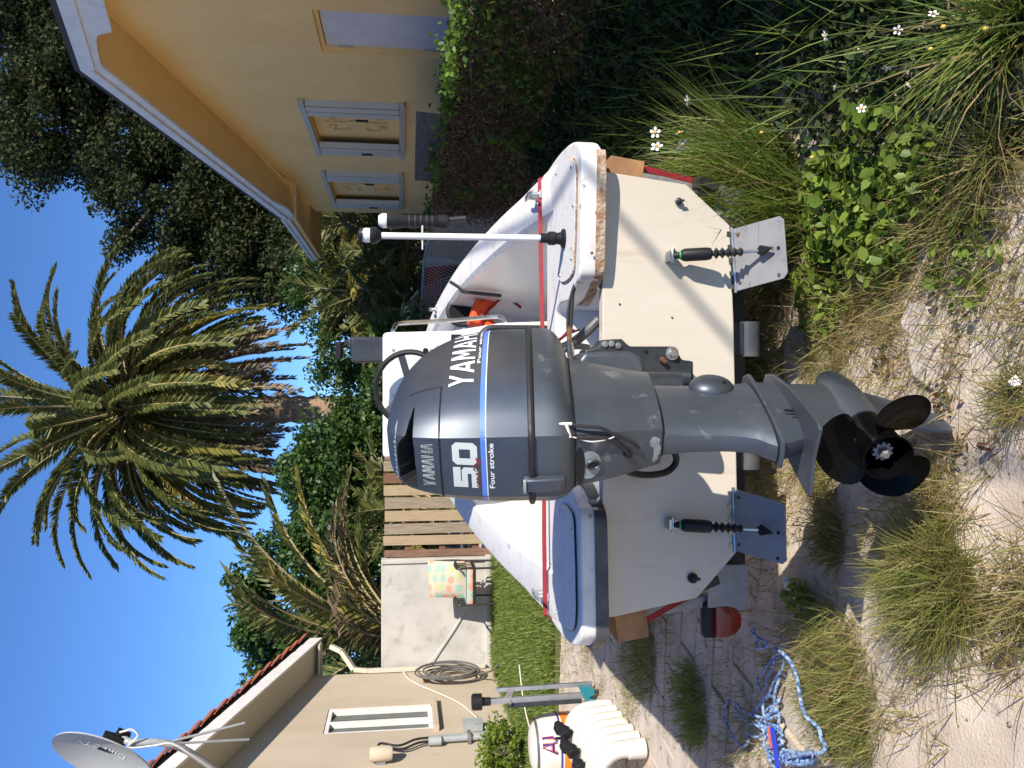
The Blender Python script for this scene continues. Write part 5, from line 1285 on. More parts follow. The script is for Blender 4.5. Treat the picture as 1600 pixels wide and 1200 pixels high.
# hedge mass closing the view along the back of the lots
rs = np.random.default_rng(44)
hp_ = np.stack([rs.uniform(-30, 34, 42000), rs.uniform(36, 40, 42000), rs.uniform(0, 1, 42000)], 1)
hh = 3.0 + 0.8 * np.sin(hp_[:, 0] * 0.7) + 0.5 * np.sin(hp_[:, 0] * 1.9 + 1); hp_[:, 2] *= hh
V, F = leaf_quads(hp_, 0.34, 0.6, 0.3, rs)
tag(arrmesh('hedge', V, F, 'oak_leaf'), 'far dark hedge along the back of the lots', 'hedge', kind='stuff')

# ================================================================== CHAIN-LINK FENCE WITH VINES
XFN = 2.3
cf = thing('chain_link_fence', 'vine covered chain link fence along the ochre house', 'fence', (XFN, 9, 0))
for (x, y) in ((XFN, 1.2), (XFN, 3.8), (XFN, 6.4), (XFN, 9.0), (XFN, 11.4), (XFN, 13.6), (XFN, 15.6), (1.15, 17.3)):
    p = build('post', MB().tube([(x, y, -0.1), (x, y, 1.10)], 0.028, 10), 'wire_grey', cf)
    build('post_cap', MB().lathe([(0.032, 0), (0.032, 0.02), (0.02, 0.04), (0.004, 0.05)], (x, y, 1.095), (0, 0, 1), 10), 'wire_grey', p)
for y0, y1 in ((1.2, 9.0), (9.0, 15.6)): build('top_rail', MB().tube([(XFN, y0, 1.07), (XFN, (y0 + y1) / 2, 1.055), (XFN, y1, 1.07)], 0.021, 8), 'wire_grey', cf)
build('top_rail', MB().tube([(XFN, 15.6, 1.07), (1.15, 17.3, 1.10)], 0.021, 8), 'wire_grey', cf)
wm_ = MB(); sp_w = 0.085
for k in range(int(2.0 / sp_w)):
    f_ = k * sp_w / 2.05; a_ = Vector((XFN, 15.6, 0.02)).lerp(Vector((1.15, 17.3, 0.02)), f_); dd_ = Vector((-0.56, 0.828, 0)) * 0.72
    for s in (1, -1): wm_.bar(a_ - Vector((0.02, 0.02, 0)), a_ - Vector((0.02, 0.02, 0)) + dd_ * s + Vector((0, 0, 1.04)), 0.010, 0.010)
for k in range(int(14.3 / sp_w)):
    y = 1.2 + k * sp_w
    for s in (1, -1):
        wm_.bar((XFN - 0.03 + 0.003 * s, y, 0.02), (XFN - 0.03 + 0.003 * s, y + s * 0.75, 1.04), 0.010, 0.010)
build('wire_mesh', wm_, 'wire_grey', cf, smooth=False)['kind'] = 'stuff'
rs = np.random.default_rng(9)
def vine_density(y): return np.clip(1.15 - np.abs(y - 4.5) / 7.5, 0.0, 1)
n = 100000
y = rs.uniform(0.8, 13.0, n); z = rs.uniform(0.02, 1.09, n); keep = rs.uniform(0, 1, n) < np.where(y < 10.0, 1.0, np.clip(1 - (y - 10.0) / 1.4, 0.02, 1))
y = y[keep]; z = z[keep]; n = len(y); x = XFN - 0.02 + rs.normal(0, 0.045, n)
c = np.stack([x, y, z], 1)
V1, F1 = leaf_quads(c, 0.06, 0.30, 0.0, rs)
# thin dead twigs, mostly level
n2 = 11000; y2 = rs.uniform(0.8, 10.6, n2); z2 = rs.uniform(0.02, 1.10, n2); c2 = np.stack([XFN - 0.03 + rs.normal(0, 0.05, n2), y2, z2], 1)
d2 = unit(np.stack([rs.normal(0, .25, n2), rs.normal(0, 1, n2), rs.normal(0, .5, n2)], 1)) * rs.uniform(0.05, 0.16, n2)[:, None]; wv = np.array([0, 0, 0.004])
V2 = np.stack([c2 - d2, c2 + d2, c2 + d2 + wv, c2 - d2 + wv], 1).reshape(-1, 3); F2 = np.arange(4 * n2).reshape(n2, 4)
V, F = merge([(V1, F1), (V2, F2)])
tag(arrmesh('dead_vine', V, F, 'vine_dead'), 'brown tangle of dead vine filling the chain link fence', 'vine', kind='stuff')
# live vine: bright along the top, patches below
pts = []
n = 6200; yy = rs.uniform(0.8, 13.5, n); cl = np.sin(yy * 2.3) + np.sin(yy * 5.1 + 1) * 0.7 + rs.normal(0, .5, n); m_ = cl > -0.3 * (7.4 - yy)
yy = yy[m_]; pts.append(np.stack([XFN + rs.normal(0, 0.07, len(yy)), yy, 1.08 + np.abs(rs.normal(0, 0.045, len(yy))) - 0.02], 1))
for (yc, zc, ry, rz, k) in ((4.0, 0.75, 1.0, 0.35, 300), (4.9, 0.93, 0.8, 0.14, 300), (5.7, 0.70, 0.6, 0.25, 380), (6.1, 0.45, 0.7, 0.25, 320), (7.2, 0.42, 0.6, 0.2, 260), (8.7, 0.38, 0.8, 0.15, 200), (4.4, 0.30, 1.2, 0.25, 400), (9.4, 0.80, 0.5, 0.12, 120)):
    q = np.stack([XFN - 0.10 + rs.normal(0, 0.05, k), yc + rs.normal(0, ry * 0.5, k), np.clip(zc + rs.normal(0, rz * 0.6, k), 0.05, 1.12)], 1); pts.append(q)
V, F = leaf_hex(np.concatenate(pts + [pts[0] + rs.normal(0, 0.03, pts[0].shape)]), 0.045, 0.85, 0.4, rs)
tag(arrmesh('green_vine', V, F, 'vine_green'), 'live green vine leaves along the top of the fence', 'vine', kind='stuff')

# ================================================================== GROUND PLANTS
# shaded ground cover under the fence
n = 70000; y = rs.uniform(0.75, 7.5, n); x = 2.28 - np.abs(rs.normal(0, 0.62, n)) ; h = 0.07 + 0.20 * np.clip((x - 0.75) / 1.2, 0, 1)
k = (x > 0.74 + 0.08 * np.sin(y * 5)) ; x, y, h = x[k], y[k], h[k]; z = h * rs.uniform(0.05, 1.0, len(x)) ** 0.6 * (1 + 0.3 * np.sin(x * 7 + y * 5))
n = 20000; x3 = rs.uniform(0.42, 2.2, n); y3 = rs.uniform(0.5, 2.6, n); k = x3 > 0.42 + 0.14 * (y3 - 1) + 0.07 * np.sin(y3 * 9); x3, y3 = x3[k], y3[k]
z3 = (0.05 + 0.20 * np.clip((x3 - 0.45) / 0.8, 0, 1)) * rs.uniform(0.05, 1, len(x3)) ** 0.7
V, F = leaf_hex(np.concatenate([np.stack([x, y, z], 1), np.stack([x3, y3, z3], 1)]), np.concatenate([np.full(len(x), 0.042), np.full(len(x3), 0.030)]), 0.6, 0.5, rs)
tag(arrmesh('ground_cover', V, F, 'ground_leaf'), 'dark leafy weeds in the shade under the fence', 'weeds', kind='stuff')
n = 1200; y = rs.uniform(1.9, 5.5, n); x = rs.uniform(0.9, 2.2, n)
V, F = grass_blades(np.stack([x, y, np.zeros(n)], 1), rs.uniform(0.2, 0.55, n), rs.uniform(0, 2 * PI, n), rs.uniform(0.05, 0.5, n), rs.uniform(0.1, 0.8, n), rs.uniform(0.004, 0.008, n), rs)
tag(arrmesh('shade_grass', V, F, 'grass_green'), 'long grass blades among the shaded weeds', 'grass', kind='stuff')

def clump(label, base, n, L, W, mt, rad=0.06, leanmax=1.1, bend=0.9, seed=0, name='grass_clump', az=None, dry=0.35):
    rs = np.random.default_rng(seed); base = Vector((base[0], base[1], hgt(base[0], base[1])))
    t = thing(name, label, 'grass', base, 'grass clumps in the sand')
    def mk(k, m2, Ls):
        a = rs.uniform(0, 2 * PI, k) if az is None else rs.normal(az[0], az[1], k)
        r = np.sqrt(rs.uniform(0, 1, k)) * rad
        a2 = rs.uniform(0, 2 * PI, k)
        b = np.stack([base.x + np.cos(a2) * r, base.y + np.sin(a2) * r, np.full(k, base.z - 0.005)], 1)
        ln = rs.beta(1.5, 1.3, k) * leanmax
        V, F = grass_blades(b, Ls * rs.uniform(0.45, 1.1, k), a, ln, bend * rs.uniform(0.3, 1.2, k), W * rs.uniform(0.6, 1.3, k), rs)
        arrmesh('blades', V, F, m2, t)
    mk(int(n * (1 - dry)), mt, L); mk(int(n * dry) + 1, 'grass_dry', L * 1.05)
    return t
# broad-leaved weeds
def weed(label, base, n, r, h, leaf, mt, seed, group='broad leaved weeds'):
    rs = np.random.default_rng(seed); b = Vector((base[0], base[1], hgt(base[0], base[1]))); t = thing('weed_plant', label, 'weed', b, group)
    a = rs.uniform(0, 2 * PI, n); q = np.sqrt(rs.uniform(0, 1, n)) * r
    c = np.stack([b.x + np.cos(a) * q, b.y + np.sin(a) * q, b.z + h * rs.uniform(0.15, 1, n) * (1 - 0.5 * q / r)], 1)
    V, F = leaf_hex(c, leaf, 0.7, 0.7, rs); arrmesh('leaves', V, F, mt, t)
    m = MB()
    for k in range(max(4, n // 14)):
        i = int(rs.integers(n)); m.tube([b + Vector((rs.normal() * r * .2, rs.normal() * r * .2, -0.01)), Vector(c[i]) * 0.5 + b * 0.5 + Vector((0, 0, 0.02)), Vector(c[i])], 0.0022, 4)
    build('stems', m, 'stem_green', t); return t
def G0(x, y): p = atZ(x, y, 0.0); return (p.x, p.y)
clump('tall green grass clump beside the right trim tab', G0(1250, 335), 1200, 0.48, 0.0075, 'grass_green', 0.16, 0.65, 0.6, 1, dry=0.10)
clump('dense green grass clump right of the transom corner', G0(1225, 285), 1400, 0.56, 0.0075, 'grass_green', 0.17, 0.6, 0.6, 2, dry=0.10)
weed('bright small leaved weed standing in the tall grass by the hull', G0(1215, 270), 160, 0.12, 0.36, 0.035, 'weed_leaf', 61)
clump('straw coloured grass hanging beside the right trim tab edge', G0(1225, 440), 420, 0.24, 0.0035, 'grass_mix', 0.10, 1.2, 1.1, 3, dry=0.6)
clump('long arching grass tuft in the near right corner', G0(1640, 40), 260, 0.42, 0.006, 'grass_green', 0.06, 0.9, 1.0, 4, dry=0.25)
clump('arching grass tuft low at the near right edge', G0(1590, 235), 240, 0.24, 0.0045, 'grass_mix', 0.06, 1.1, 1.1, 5, dry=0.3)
clump('dry grass patch behind the propeller towards the trailer', G0(1300, 520), 900, 0.13, 0.003, 'grass_mix', 0.20, 1.25, 1.0, 6, dry=0.55)
clump('dry grass patch right of the gearcase', G0(1390, 455), 700, 0.10, 0.003, 'grass_mix', 0.16, 1.3, 1.0, 7, dry=0.6)
clump('big yellow green grass clump nearest the camera on the left', G0(1480, 915), 2300, 0.225, 0.0036, 'grass_mix', 0.13, 1.45, 0.7, 8, dry=0.15)
clump('wide grass clump under the blue rope', G0(1320, 1065), 2600, 0.165, 0.0036, 'grass_mix', 0.27, 1.45, 0.7, 9, dry=0.2)
clump('shaded grass tuft below the propeller', G0(1310, 840), 500, 0.15, 0.0035, 'grass_mix', 0.09, 1.2, 0.9, 10, dry=0.3)
clump('dark grass tuft in the boat shadow left of the tail light', G0(1085, 1100), 1100, 0.17, 0.0045, 'grass_green', 0.20, 1.1, 1.0, 11, dry=0.1)
clump('shaded grass growing between slabs beside the hull', G0(1005, 1020), 1100, 0.18, 0.0045, 'grass_green', 0.28, 1.1, 0.9, 12, dry=0.3)
clump('small grass tuft under the left trim tab', G0(1290, 740), 420, 0.12, 0.0035, 'grass_mix', 0.10, 1.1, 0.9, 13, dry=0.3)
clump('dry grass tuft at the lower middle edge', G0(1590, 625), 300, 0.10, 0.003, 'grass_mix', 0.06, 1.2, 1.0, 14, dry=0.3)
clump('thin straw grass left of the skeg', G0(1470, 770), 350, 0.12, 0.003, 'grass_mix', 0.10, 1.3, 1.0, 15, dry=0.6)
clump('straw clump at the near left edge of the picture', G0(1620, 960), 400, 0.16, 0.003, 'grass_mix', 0.10, 1.3, 1.0, 16, dry=0.6)
clump('straw grass between clumps on the near right', G0(1500, 320), 500, 0.16, 0.003, 'grass_mix', 0.12, 1.2, 1.0, 17, dry=0.6)
clump('grass at the trailer behind the transom foot', G0(1190, 600), 400, 0.16, 0.0035, 'grass_mix', 0.2, 1.0, 0.8, 18, dry=0.5)
clump('dry tuft beside the teal stand', G0(985, 1090), 400, 0.10, 0.004, 'grass_mix', 0.18, 1.1, 0.9, 19, dry=0.4)
weed('bright broad leaved weed near the right trim tab grass', G0(1350, 310), 420, 0.20, 0.20, 0.042, 'weed_leaf', 51)
weed('bright leafy weed patch lower right of the transom', G0(1410, 345), 380, 0.19, 0.16, 0.040, 'weed_leaf', 52)
weed('lime green weed shoot in the dark shade', G0(1440, 190), 40, 0.05, 0.28, 0.05, 'weed_leaf', 53)
weed('leafy weed among dry grass right of the gearcase', G0(1300, 450), 260, 0.18, 0.10, 0.034, 'weed_leaf', 54)
weed('leafy weed in the straw closest to the right picture edge', G0(1470, 265), 240, 0.14, 0.14, 0.036, 'weed_leaf', 62)
weed('leafy weed between the trim tab and the dry grass', G0(1330, 395), 260, 0.16, 0.10, 0.034, 'weed_leaf', 63)
weed('small weed in the near right corner straw', G0(1530, 400), 130, 0.14, 0.08, 0.03, 'weed_leaf', 55)
weed('red tinged weed between the near grass clumps', G0(1560, 960), 70, 0.12, 0.05, 0.02, 'weed_red', 56)
weed('green and red weed beside the rope top', G0(1265, 935), 90, 0.07, 0.10, 0.036, 'weed_leaf', 57)
weed('green vine shoot at the far side of the shaded weeds', atX(760, 215, 2.1)[:2], 30, 0.06, 0.95, 0.09, 'vine_green', 58)
for k, (x_, y_) in enumerate([(1490, 620), (1395, 560), (1500, 700), (1570, 350), (1420, 880), (1480, 430)]):
    weed(['tiny red weed below the propeller hub', 'red leaved sprig behind the propeller', 'small red weed in the sand near the skeg', 'rusty weed in the near right straw', 'red sprig between the left grass clumps', 'small rusty weed right of the propeller'][k], G0(x_, y_), 34, 0.06, 0.035, 0.017, 'weed_red', 70 + k)
# thin litter of dry grass over the sand
n = 46000; x = rs.uniform(-2.6, 1.0, n); y = rs.uniform(1.1, 6.5, n)
dn_ = np.array([mnoise.noise(Vector((a * 1.7, b * 1.7, 5.0))) + 0.5 * mnoise.noise(Vector((a * 5, b * 5, 1.0))) for a, b in zip(x, y)]) + np.where(x > 0, 0.25, -0.08) + np.where(y < 1.8, .05, 0)
k = dn_ + rs.normal(0, 0.14, n) > 0.04; x, y = x[k], y[k]; n = len(x); zb = np.array([hgt(a, b) for a, b in zip(x, y)])
V1, F1 = grass_blades(np.stack([x, y, zb], 1), rs.uniform(0.04, 0.17, n), rs.uniform(0, 2 * PI, n), rs.uniform(0.3, 1.35, n), rs.uniform(0.0, 0.9, n), rs.uniform(0.002, 0.004, n), rs)
tag(arrmesh('dry_grass', V1, F1, 'grass_dry'), 'thin straw and dry grass scattered over the sand', 'grass', kind='stuff')
g2 = rs.uniform(0, 1, n) < 0.5
V1, F1 = grass_blades(np.stack([x[g2] + 0.01, y[g2], zb[g2]], 1), rs.uniform(0.04, 0.14, g2.sum()), rs.uniform(0, 2 * PI, g2.sum()), rs.uniform(0.1, 1.1, g2.sum()), rs.uniform(0.0, 0.9, g2.sum()), rs.uniform(0.0025, 0.004, g2.sum()), rs)
tag(arrmesh('sparse_grass', V1, F1, 'grass_mix'), 'sparse green grass sprouting through the sand', 'grass', kind='stuff')
# grit, small stones and leaf crumbs lying on the sand
n = 9000; xg = rs.uniform(-2.8, 1.1, n); yg = rs.uniform(1.1, 5.5, n); zg = np.array([max(hgt(a, b), -0.004) for a, b in zip(xg, yg)]); rr = rs.uniform(0.0015, 0.006, n) * np.where(rs.uniform(0, 1, n) < 0.06, 2.4, 1.0)
oc_ = np.array([(1, 0, 0), (0, 1, 0), (-1, 0, 0), (0, -1, 0), (0, 0, 0.8), (0, 0, -0.5)]); Vg = (np.stack([xg, yg, zg], 1)[:, None, :] + oc_[None] * rr[:, None, None] * rs.uniform(0.6, 1.3, (n, 6, 1))).reshape(-1, 3)
ft = np.array([(0, 1, 4), (1, 2, 4), (2, 3, 4), (3, 0, 4), (1, 0, 5), (2, 1, 5), (3, 2, 5), (0, 3, 5)]); Fg = (ft[None] + (np.arange(n) * 6)[:, None, None]).reshape(-1, 3)
leafmat('grit', [(0.42, 0.34, 0.26), (0.22, 0.16, 0.11), (0.10, 0.075, 0.05), (0.50, 0.44, 0.36), (0.14, 0.10, 0.06)], 0.9, 0.0)
tag(arrmesh('grit', Vg, Fg, 'grit'), 'small stones and crumbs scattered over the sand', 'grit', kind='stuff')
# lawn blades
n = 42000; x = rs.uniform(-4.5, 0.1, n); y = rs.uniform(7.75, 13.2, n)
V, F = grass_blades(np.stack([x, y, np.full(n, 0.01)], 1), rs.uniform(0.05, 0.12, n), rs.uniform(0, 2 * PI, n), rs.uniform(0.1, 0.8, n), rs.uniform(0, 0.8, n), rs.uniform(0.008, 0.016, n), rs)
tag(arrmesh('lawn_grass', V, F, 'lawn_grass'), 'short green lawn between the yard and the concrete wall', 'lawn', kind='stuff')
n = 5000; x = rs.uniform(-4.2, -0.9, n); y = rs.uniform(5.2, 7.8, n); k = np.sin(x * 3 + y * 2) + rs.normal(0, .5, n) > 0.6; x, y = x[k], y[k]; n = len(x)
V, F = grass_blades(np.stack([x, y, np.full(n, -0.01)], 1), rs.uniform(0.03, 0.09, n), rs.uniform(0, 2 * PI, n), rs.uniform(0.2, 1.1, n), rs.uniform(0, 0.8, n), rs.uniform(0.004, 0.008, n), rs)
tag(arrmesh('verge_grass', V, F, 'grass_mix'), 'thin grass in the cracks of the side path', 'grass', kind='stuff')
# white daisies in the shade, small yellow flowers
def flower(kind, p, tilt, lab, fs=1.0):
    p = Vector(p); root = Vector((p.x + 0.02, p.y + 0.01, 0.0))
    t = thing('white_flower' if kind else 'yellow_flower', lab, 'flower', root, 'white daisies under the fence' if kind else 'small yellow flowers in the weeds')
    build('stem', MB().tube(catmull([root, root.lerp(p, 0.5) + Vector((0.015, 0, 0)), p], 4), 0.0018, 5), 'stem_green', t)
    q = Euler(tilt).to_matrix() * fs
    if kind:
        m = MB()
        for k in range(5):
            a = 2 * PI * k / 5 + p.x * 9
            u = Vector((math.cos(a), math.sin(a), 0.12)); w = Vector((-math.sin(a), math.cos(a), 0))
            m.add([p + q @ (u * 0.004), p + q @ (u * 0.015 + w * 0.0072), p + q @ (u * 0.0235 + w * 0.004), p + q @ (u * 0.0235 - w * 0.004), p + q @ (u * 0.015 - w * 0.0072)], [(0, 1, 2, 3, 4)])
        build('petals', m, 'petal_white', t, smooth=False)
        build('disc', MB().sphere(p + q @ Vector((0, 0, 0.003)), 0.0062 * fs, 8, 6), 'flower_yellow', t)
    else:
        build('disc', MB().sphere(p, (0.006 * fs, 0.006 * fs, 0.007 * fs), 8, 6), 'petal_gold', t)
fls = [(1024, 207, 0.53, 0.9, ''), (1026, 229, 0.52, 1.0, ''), (1062, 208, 0.50, 0.9, ''), (1067, 227, 0.50, 1.05, ''), (1075, 157, 0.54, 0.75, ''), (1290, 56, 0.30, 0.62, ''), (1342, 76, 0.26, 0.55, ''), (1386, 106, 0.24, 0.5, ''), (1403, 47, 0.26, 0.5, ''), (1346, 170, 0.24, 0.55, ''), (1458, 22, 0.26, 0.5, ''), (1183, 85, 0.32, 0.5, ''), (1136, 240, 0.32, 0.5, ''), (1305, 137, 0.28, 0.4, ''), (1420, 132, 0.24, 0.4, '')]
fl_lab = ['white daisy facing the camera, higher of the two nearest the gunwale', 'white daisy facing the camera, lower of the two nearest the gunwale', 'large white daisy beside the transom shade, farther from the hull', 'largest white daisy just outside the transom corner', 'single white daisy above the group of four', 'white daisy half hidden in the dark weeds near the top edge', 'small drooping white daisy in the dark weeds', 'white daisy with pinkish bud in the shade', 'faint white daisy low in the shade', 'white daisy at the edge of the sunlit weeds', 'white daisy nearest the picture corner', 'tiny pale daisy deep in the shade by the fence foot', 'tiny daisy beside the right tail light grass', 'tiny pale daisy between two grass blades', 'tiny daisy beside the lime green weed']
for k, (x_, y_, z_, s_, _) in enumerate(fls):
    flower(True, atZ(x_, y_, z_), (R(50 + 9 * (k % 4)), R(-25 + 11 * (k % 5)), k * 0.7), fl_lab[k], s_)
yl = ['yellow flower head on a long stalk in the near corner', 'yellow flower head lower in the near corner', 'yellow flower head nearest the picture edge', 'yellow flower head above the right tail light', 'yellow flower head in the tall grass by the trim tab']
for k, (x_, y_, z_) in enumerate([(1474, 42, 0.28), (1454, 77, 0.26), (1540, 45, 0.26), (1190, 207, 0.33), (1269, 246, 0.30)]):
    flower(False, atZ(x_, y_, z_), (0, 0, 0), yl[k], 0.9)
# ================================================================== THINGS IN THE YARD
# ---- black iron chair with patterned cushions
cx_, cy_ = -2.78, 12.75
c0 = atZ(778, 915, 0.0)
chx, chy = -3.02, 12.55
ch = thing('garden_chair', 'black iron armchair with ring patterned cushions by the concrete wall', 'chair', (chx, chy, 0))
def C(x, y, z): return (chx + x, chy + y, z)
for sx in (-0.27, 0.27):
    for sy, top in ((-0.27, 0.66), (0.25, 0.98)): build('leg', MB().tube([C(sx, sy, 0), C(sx, sy + (0.06 if sy > 0 else 0), top)], 0.016, 8), 'iron_black', ch)
    a = MB().tube(catmull([C(sx, 0.28, 0.64), C(sx, 0.0, 0.68), C(sx, -0.25, 0.66), C(sx, -0.30, 0.60)], 4), 0.018, 8)
    build('armrest', a, 'iron_black', ch)
    for k in range(5): build('arm_bar', MB().tube([C(sx, -0.2 + 0.1 * k, 0.40), C(sx, -0.2 + 0.1 * k, 0.67)], 0.008, 6), 'iron_black', ch)
build('seat_frame', MB().box(C(0, 0, 0.39), (0.56, 0.54, 0.03)), 'iron_black', ch, bevel=0.005)
build('back_frame', MB().tube(catmull([C(-0.27, 0.27, 0.42), C(-0.26, 0.31, 0.9), C(0, 0.32, 1.0), C(0.26, 0.31, 0.9), C(0.27, 0.27, 0.42)], 5), 0.014, 8), 'iron_black', ch)
def ring_mat():
    m = bpy.data.materials.new('cushion_print'); m.use_nodes = True; nt = m.node_tree; b = nt.nodes['Principled BSDF']; b.inputs['Roughness'].default_value = 0.9
    tc = nt.nodes.new('ShaderNodeTexCoord'); mp = nt.nodes.new('ShaderNodeMapping'); mp.inputs['Scale'].default_value = (1, 1, 1)
    nt.links.new(tc.outputs['Object'], mp.inputs[0])
    v = nt.nodes.new('ShaderNodeTexVoronoi'); v.inputs['Scale'].default_value = 7.0; v.inputs['Randomness'].default_value = 0.45
    v.voronoi_dimensions = '2D'; sx_ = nt.nodes.new('ShaderNodeSeparateXYZ'); ad_ = nt.nodes.new('ShaderNodeMath'); ad_.operation = 'ADD'; cx2 = nt.nodes.new('ShaderNodeCombineXYZ')
    nt.links.new(mp.outputs[0], sx_.inputs[0]); nt.links.new(sx_.outputs[2], ad_.inputs[0]); nt.links.new(sx_.outputs[1], ad_.inputs[1]); nt.links.new(sx_.outputs[0], cx2.inputs[0]); nt.links.new(ad_.outputs[0], cx2.inputs[1])
    nt.links.new(cx2.outputs[0], v.inputs['Vector'])
    wv = nt.nodes.new('ShaderNodeMath'); wv.operation = 'MULTIPLY'; wv.inputs[1].default_value = 28.0
    sn = nt.nodes.new('ShaderNodeMath'); sn.operation = 'SINE'; nt.links.new(v.outputs['Distance'], wv.inputs[0]); nt.links.new(wv.outputs[0], sn.inputs[0])
    gt_ = nt.nodes.new('ShaderNodeMath'); gt_.operation = 'GREATER_THAN'; gt_.inputs[1].default_value = -0.1; nt.links.new(sn.outputs[0], gt_.inputs[0])
    lt_ = nt.nodes.new('ShaderNodeMath'); lt_.operation = 'LESS_THAN'; lt_.inputs[1].default_value = 0.46; nt.links.new(v.outputs['Distance'], lt_.inputs[0])
    mu = nt.nodes.new('ShaderNodeMath'); mu.operation = 'MULTIPLY'; nt.links.new(gt_.outputs[0], mu.inputs[0]); nt.links.new(lt_.outputs[0], mu.inputs[1])
    sp = nt.nodes.new('ShaderNodeSeparateColor'); nt.links.new(v.outputs['Color'], sp.inputs[0])
    cr = nt.nodes.new('ShaderNodeValToRGB'); cr.color_ramp.interpolation = 'CONSTANT'; el = cr.color_ramp.elements
    el[0].position = 0; el[0].color = (0.75, 0.20, 0.07, 1); el[1].position = 0.35; el[1].color = (0.15, 0.45, 0.38, 1)
    e = el.new(0.6); e.color = (0.65, 0.48, 0.13, 1); e = el.new(0.8); e.color = (0.40, 0.50, 0.20, 1)
    nt.links.new(sp.outputs[0], cr.inputs[0])
    mx = nt.nodes.new('ShaderNodeMix'); mx.data_type = 'RGBA'; mx.inputs[6].default_value = (0.50, 0.46, 0.37, 1)
    nt.links.new(mu.outputs[0], mx.inputs[0]); nt.links.new(cr.outputs[0], mx.inputs[7]); nt.links.new(mx.outputs[2], b.inputs['Base Color'])
    MATS['cushion_print'] = m
ring_mat()
cu = thing('seat_cushion', 'flat ring patterned seat cushion on the black chair', 'cushion', C(0, -0.02, 0.41))
build('pad', MB().box(C(0, -0.02, 0.465), (0.54, 0.54, 0.11)), 'cushion_print', cu, bevel=0.035, seg=3)
build('piping', MB().tube([C(sx * 0.26, -0.02 + sy * 0.26, 0.515) for sx, sy in ((-1, -1), (1, -1), (1, 1), (-1, 1))], 0.006, 5, closed=True), 'teal', cu)
cb2 = thing('back_cushion', 'large square ring patterned cushion leaning on the chair back', 'cushion', C(0, 0.2, 0.5))
L = []
for k in range(9):
    t = k / 8; a = abs(2 * t - 1); f = 1 - 0.05 * math.sin(PI * t); d = 0.10 * math.sqrt(max(0.02, 1 - a ** 2.2))
    L.append([C(x * 0.29 * f, 0.17 + 0.14 * t + s * d * math.sqrt(max(0.03, 1 - abs(x) ** 2.4)), 0.50 + 0.56 * t + 0.03 * x * (1 if t > .5 else -1) * (t - .5)) for s, xs in ((-1, np.linspace(-1, 1, 11)), (1, np.linspace(1, -1, 11))) for x in xs])
build('pad', MB().loft(L), 'cushion_print', cb2)
# ---- coiled hose on the tan house corner
hc = thing('hose_coil', 'coil of dark grey hose hung on the tan house corner', 'hose', (-4.45, 12.75, 0.15))
rg = random.Random(6); 
for k in range(9):
    r1, r2 = 0.16 + 0.022 * k + rg.uniform(-.01, .01), 0.24 + 0.03 * k + rg.uniform(-.02, .02); cz_ = 0.95 - r2 * 0.9 + rg.uniform(-.01, .01) + 0.0
    pts = [(-4.47 + 0.05 * math.sin(t + k) * 0.5 + 0.008 * k, 12.72 + r1 * math.cos(t) + 0.02 * math.sin(2 * t + k), 0.92 + 0.02 * k - 0.30 + r2 * math.sin(t)) for t in np.linspace(0, 2 * PI, 29)[:-1]]
    build('turn', MB().tube(pts, 0.014, 7, closed=True), 'hose_grey', hc)
build('tail', MB().tube(catmull([(-4.45, 12.6, 0.35), (-4.35, 12.4, 0.2), (-4.2, 12.1, 0.12), (-4.05, 12.0, 0.05)], 6), 0.014, 7), 'hose_grey', hc)
build('hanger', MB().box((-4.53, 12.72, 1.12), (0.05, 0.16, 0.05)), 'rust', hc, bevel=0.005)
# white cord across the concrete wall and the lawn
tag(build('drooping_line', MB().tube(catmull([(-4.50, 13.15, 1.2), (-4.42, 13.28, 1.0), (-3.9, 13.3, 0.62), (-3.35, 13.29, 0.30), (-3.05, 13.2, 0.08), (-2.9, 12.6, 0.05)], 8), 0.009, 6), 'cable_white'), 'thin white cord drooping across the concrete wall', 'cord')
tag(build('lawn_cord', MB().tube(catmull([(-3.3, 9.6, 0.10), (-3.6, 9.1, 0.11), (-3.75, 8.4, 0.09), (-3.7, 7.7, 0.06), (-3.55, 7.0, 0.02)], 8), 0.008, 6), 'cable_white'), 'pale cord lying across the lawn towards the stand', 'cord')
# ---- folding stand with teal clamp feet
s_top = atZ(757, 1096, 0.90); 
sd0 = thing('clamp_stand', 'two grey metal tubes with black head and teal clamp feet', 'stand', (-2.35, 6.0, 0))
b1 = atZ(925, 1068, 0.03); t1 = atY(775, 1078, b1.y + 0.05)
b2 = atZ(912, 1086, 0.10); t2 = atY(762, 1096, b2.y + 0.02)
build('tube', MB().bar(b1, t1, 0.03, 0.03, (0, 1, 0)), 'aluminium', sd0, bevel=0.003)
build('tube', MB().bar(b2, t2, 0.04, 0.035, (0, 1, 0)), 'aluminium', sd0, bevel=0.003)
build('channel', MB().bar(b2 + Vector((-0.035, -0.02, 0.02)), b2.lerp(t2, 0.8) + Vector((-0.035, -0.02, 0)), 0.03, 0.02, (0, 1, 0)), 'motor_dark', sd0, bevel=0.002)
build('head', MB().lathe([(0.03, -0.02), (0.032, 0.04), (0.06, 0.045), (0.06, 0.11), (0.05, 0.12)], t2, (0, 0, 1), 14), 'black_plastic', sd0)
build('collar', MB().bar(t2.lerp(b2, 0.2) + Vector((0, -0.01, 0)), t1.lerp(b1, 0.16), 0.03, 0.05), 'galvanised', sd0, bevel=0.004)
build('bolt', MB().tube([t2.lerp(b2, 0.22) + Vector((0.0, -0.06, 0)), t2.lerp(b2, 0.22) + Vector((0.0, 0.04, 0))], 0.012, 8), 'steel', sd0)
tf = [(905, 1076), (926, 1075), (934, 1082), (925, 1088), (920, 1091), (930, 1094), (946, 1101), (952, 1106), (940, 1112), (930, 1110), (918, 1100), (912, 1090)]
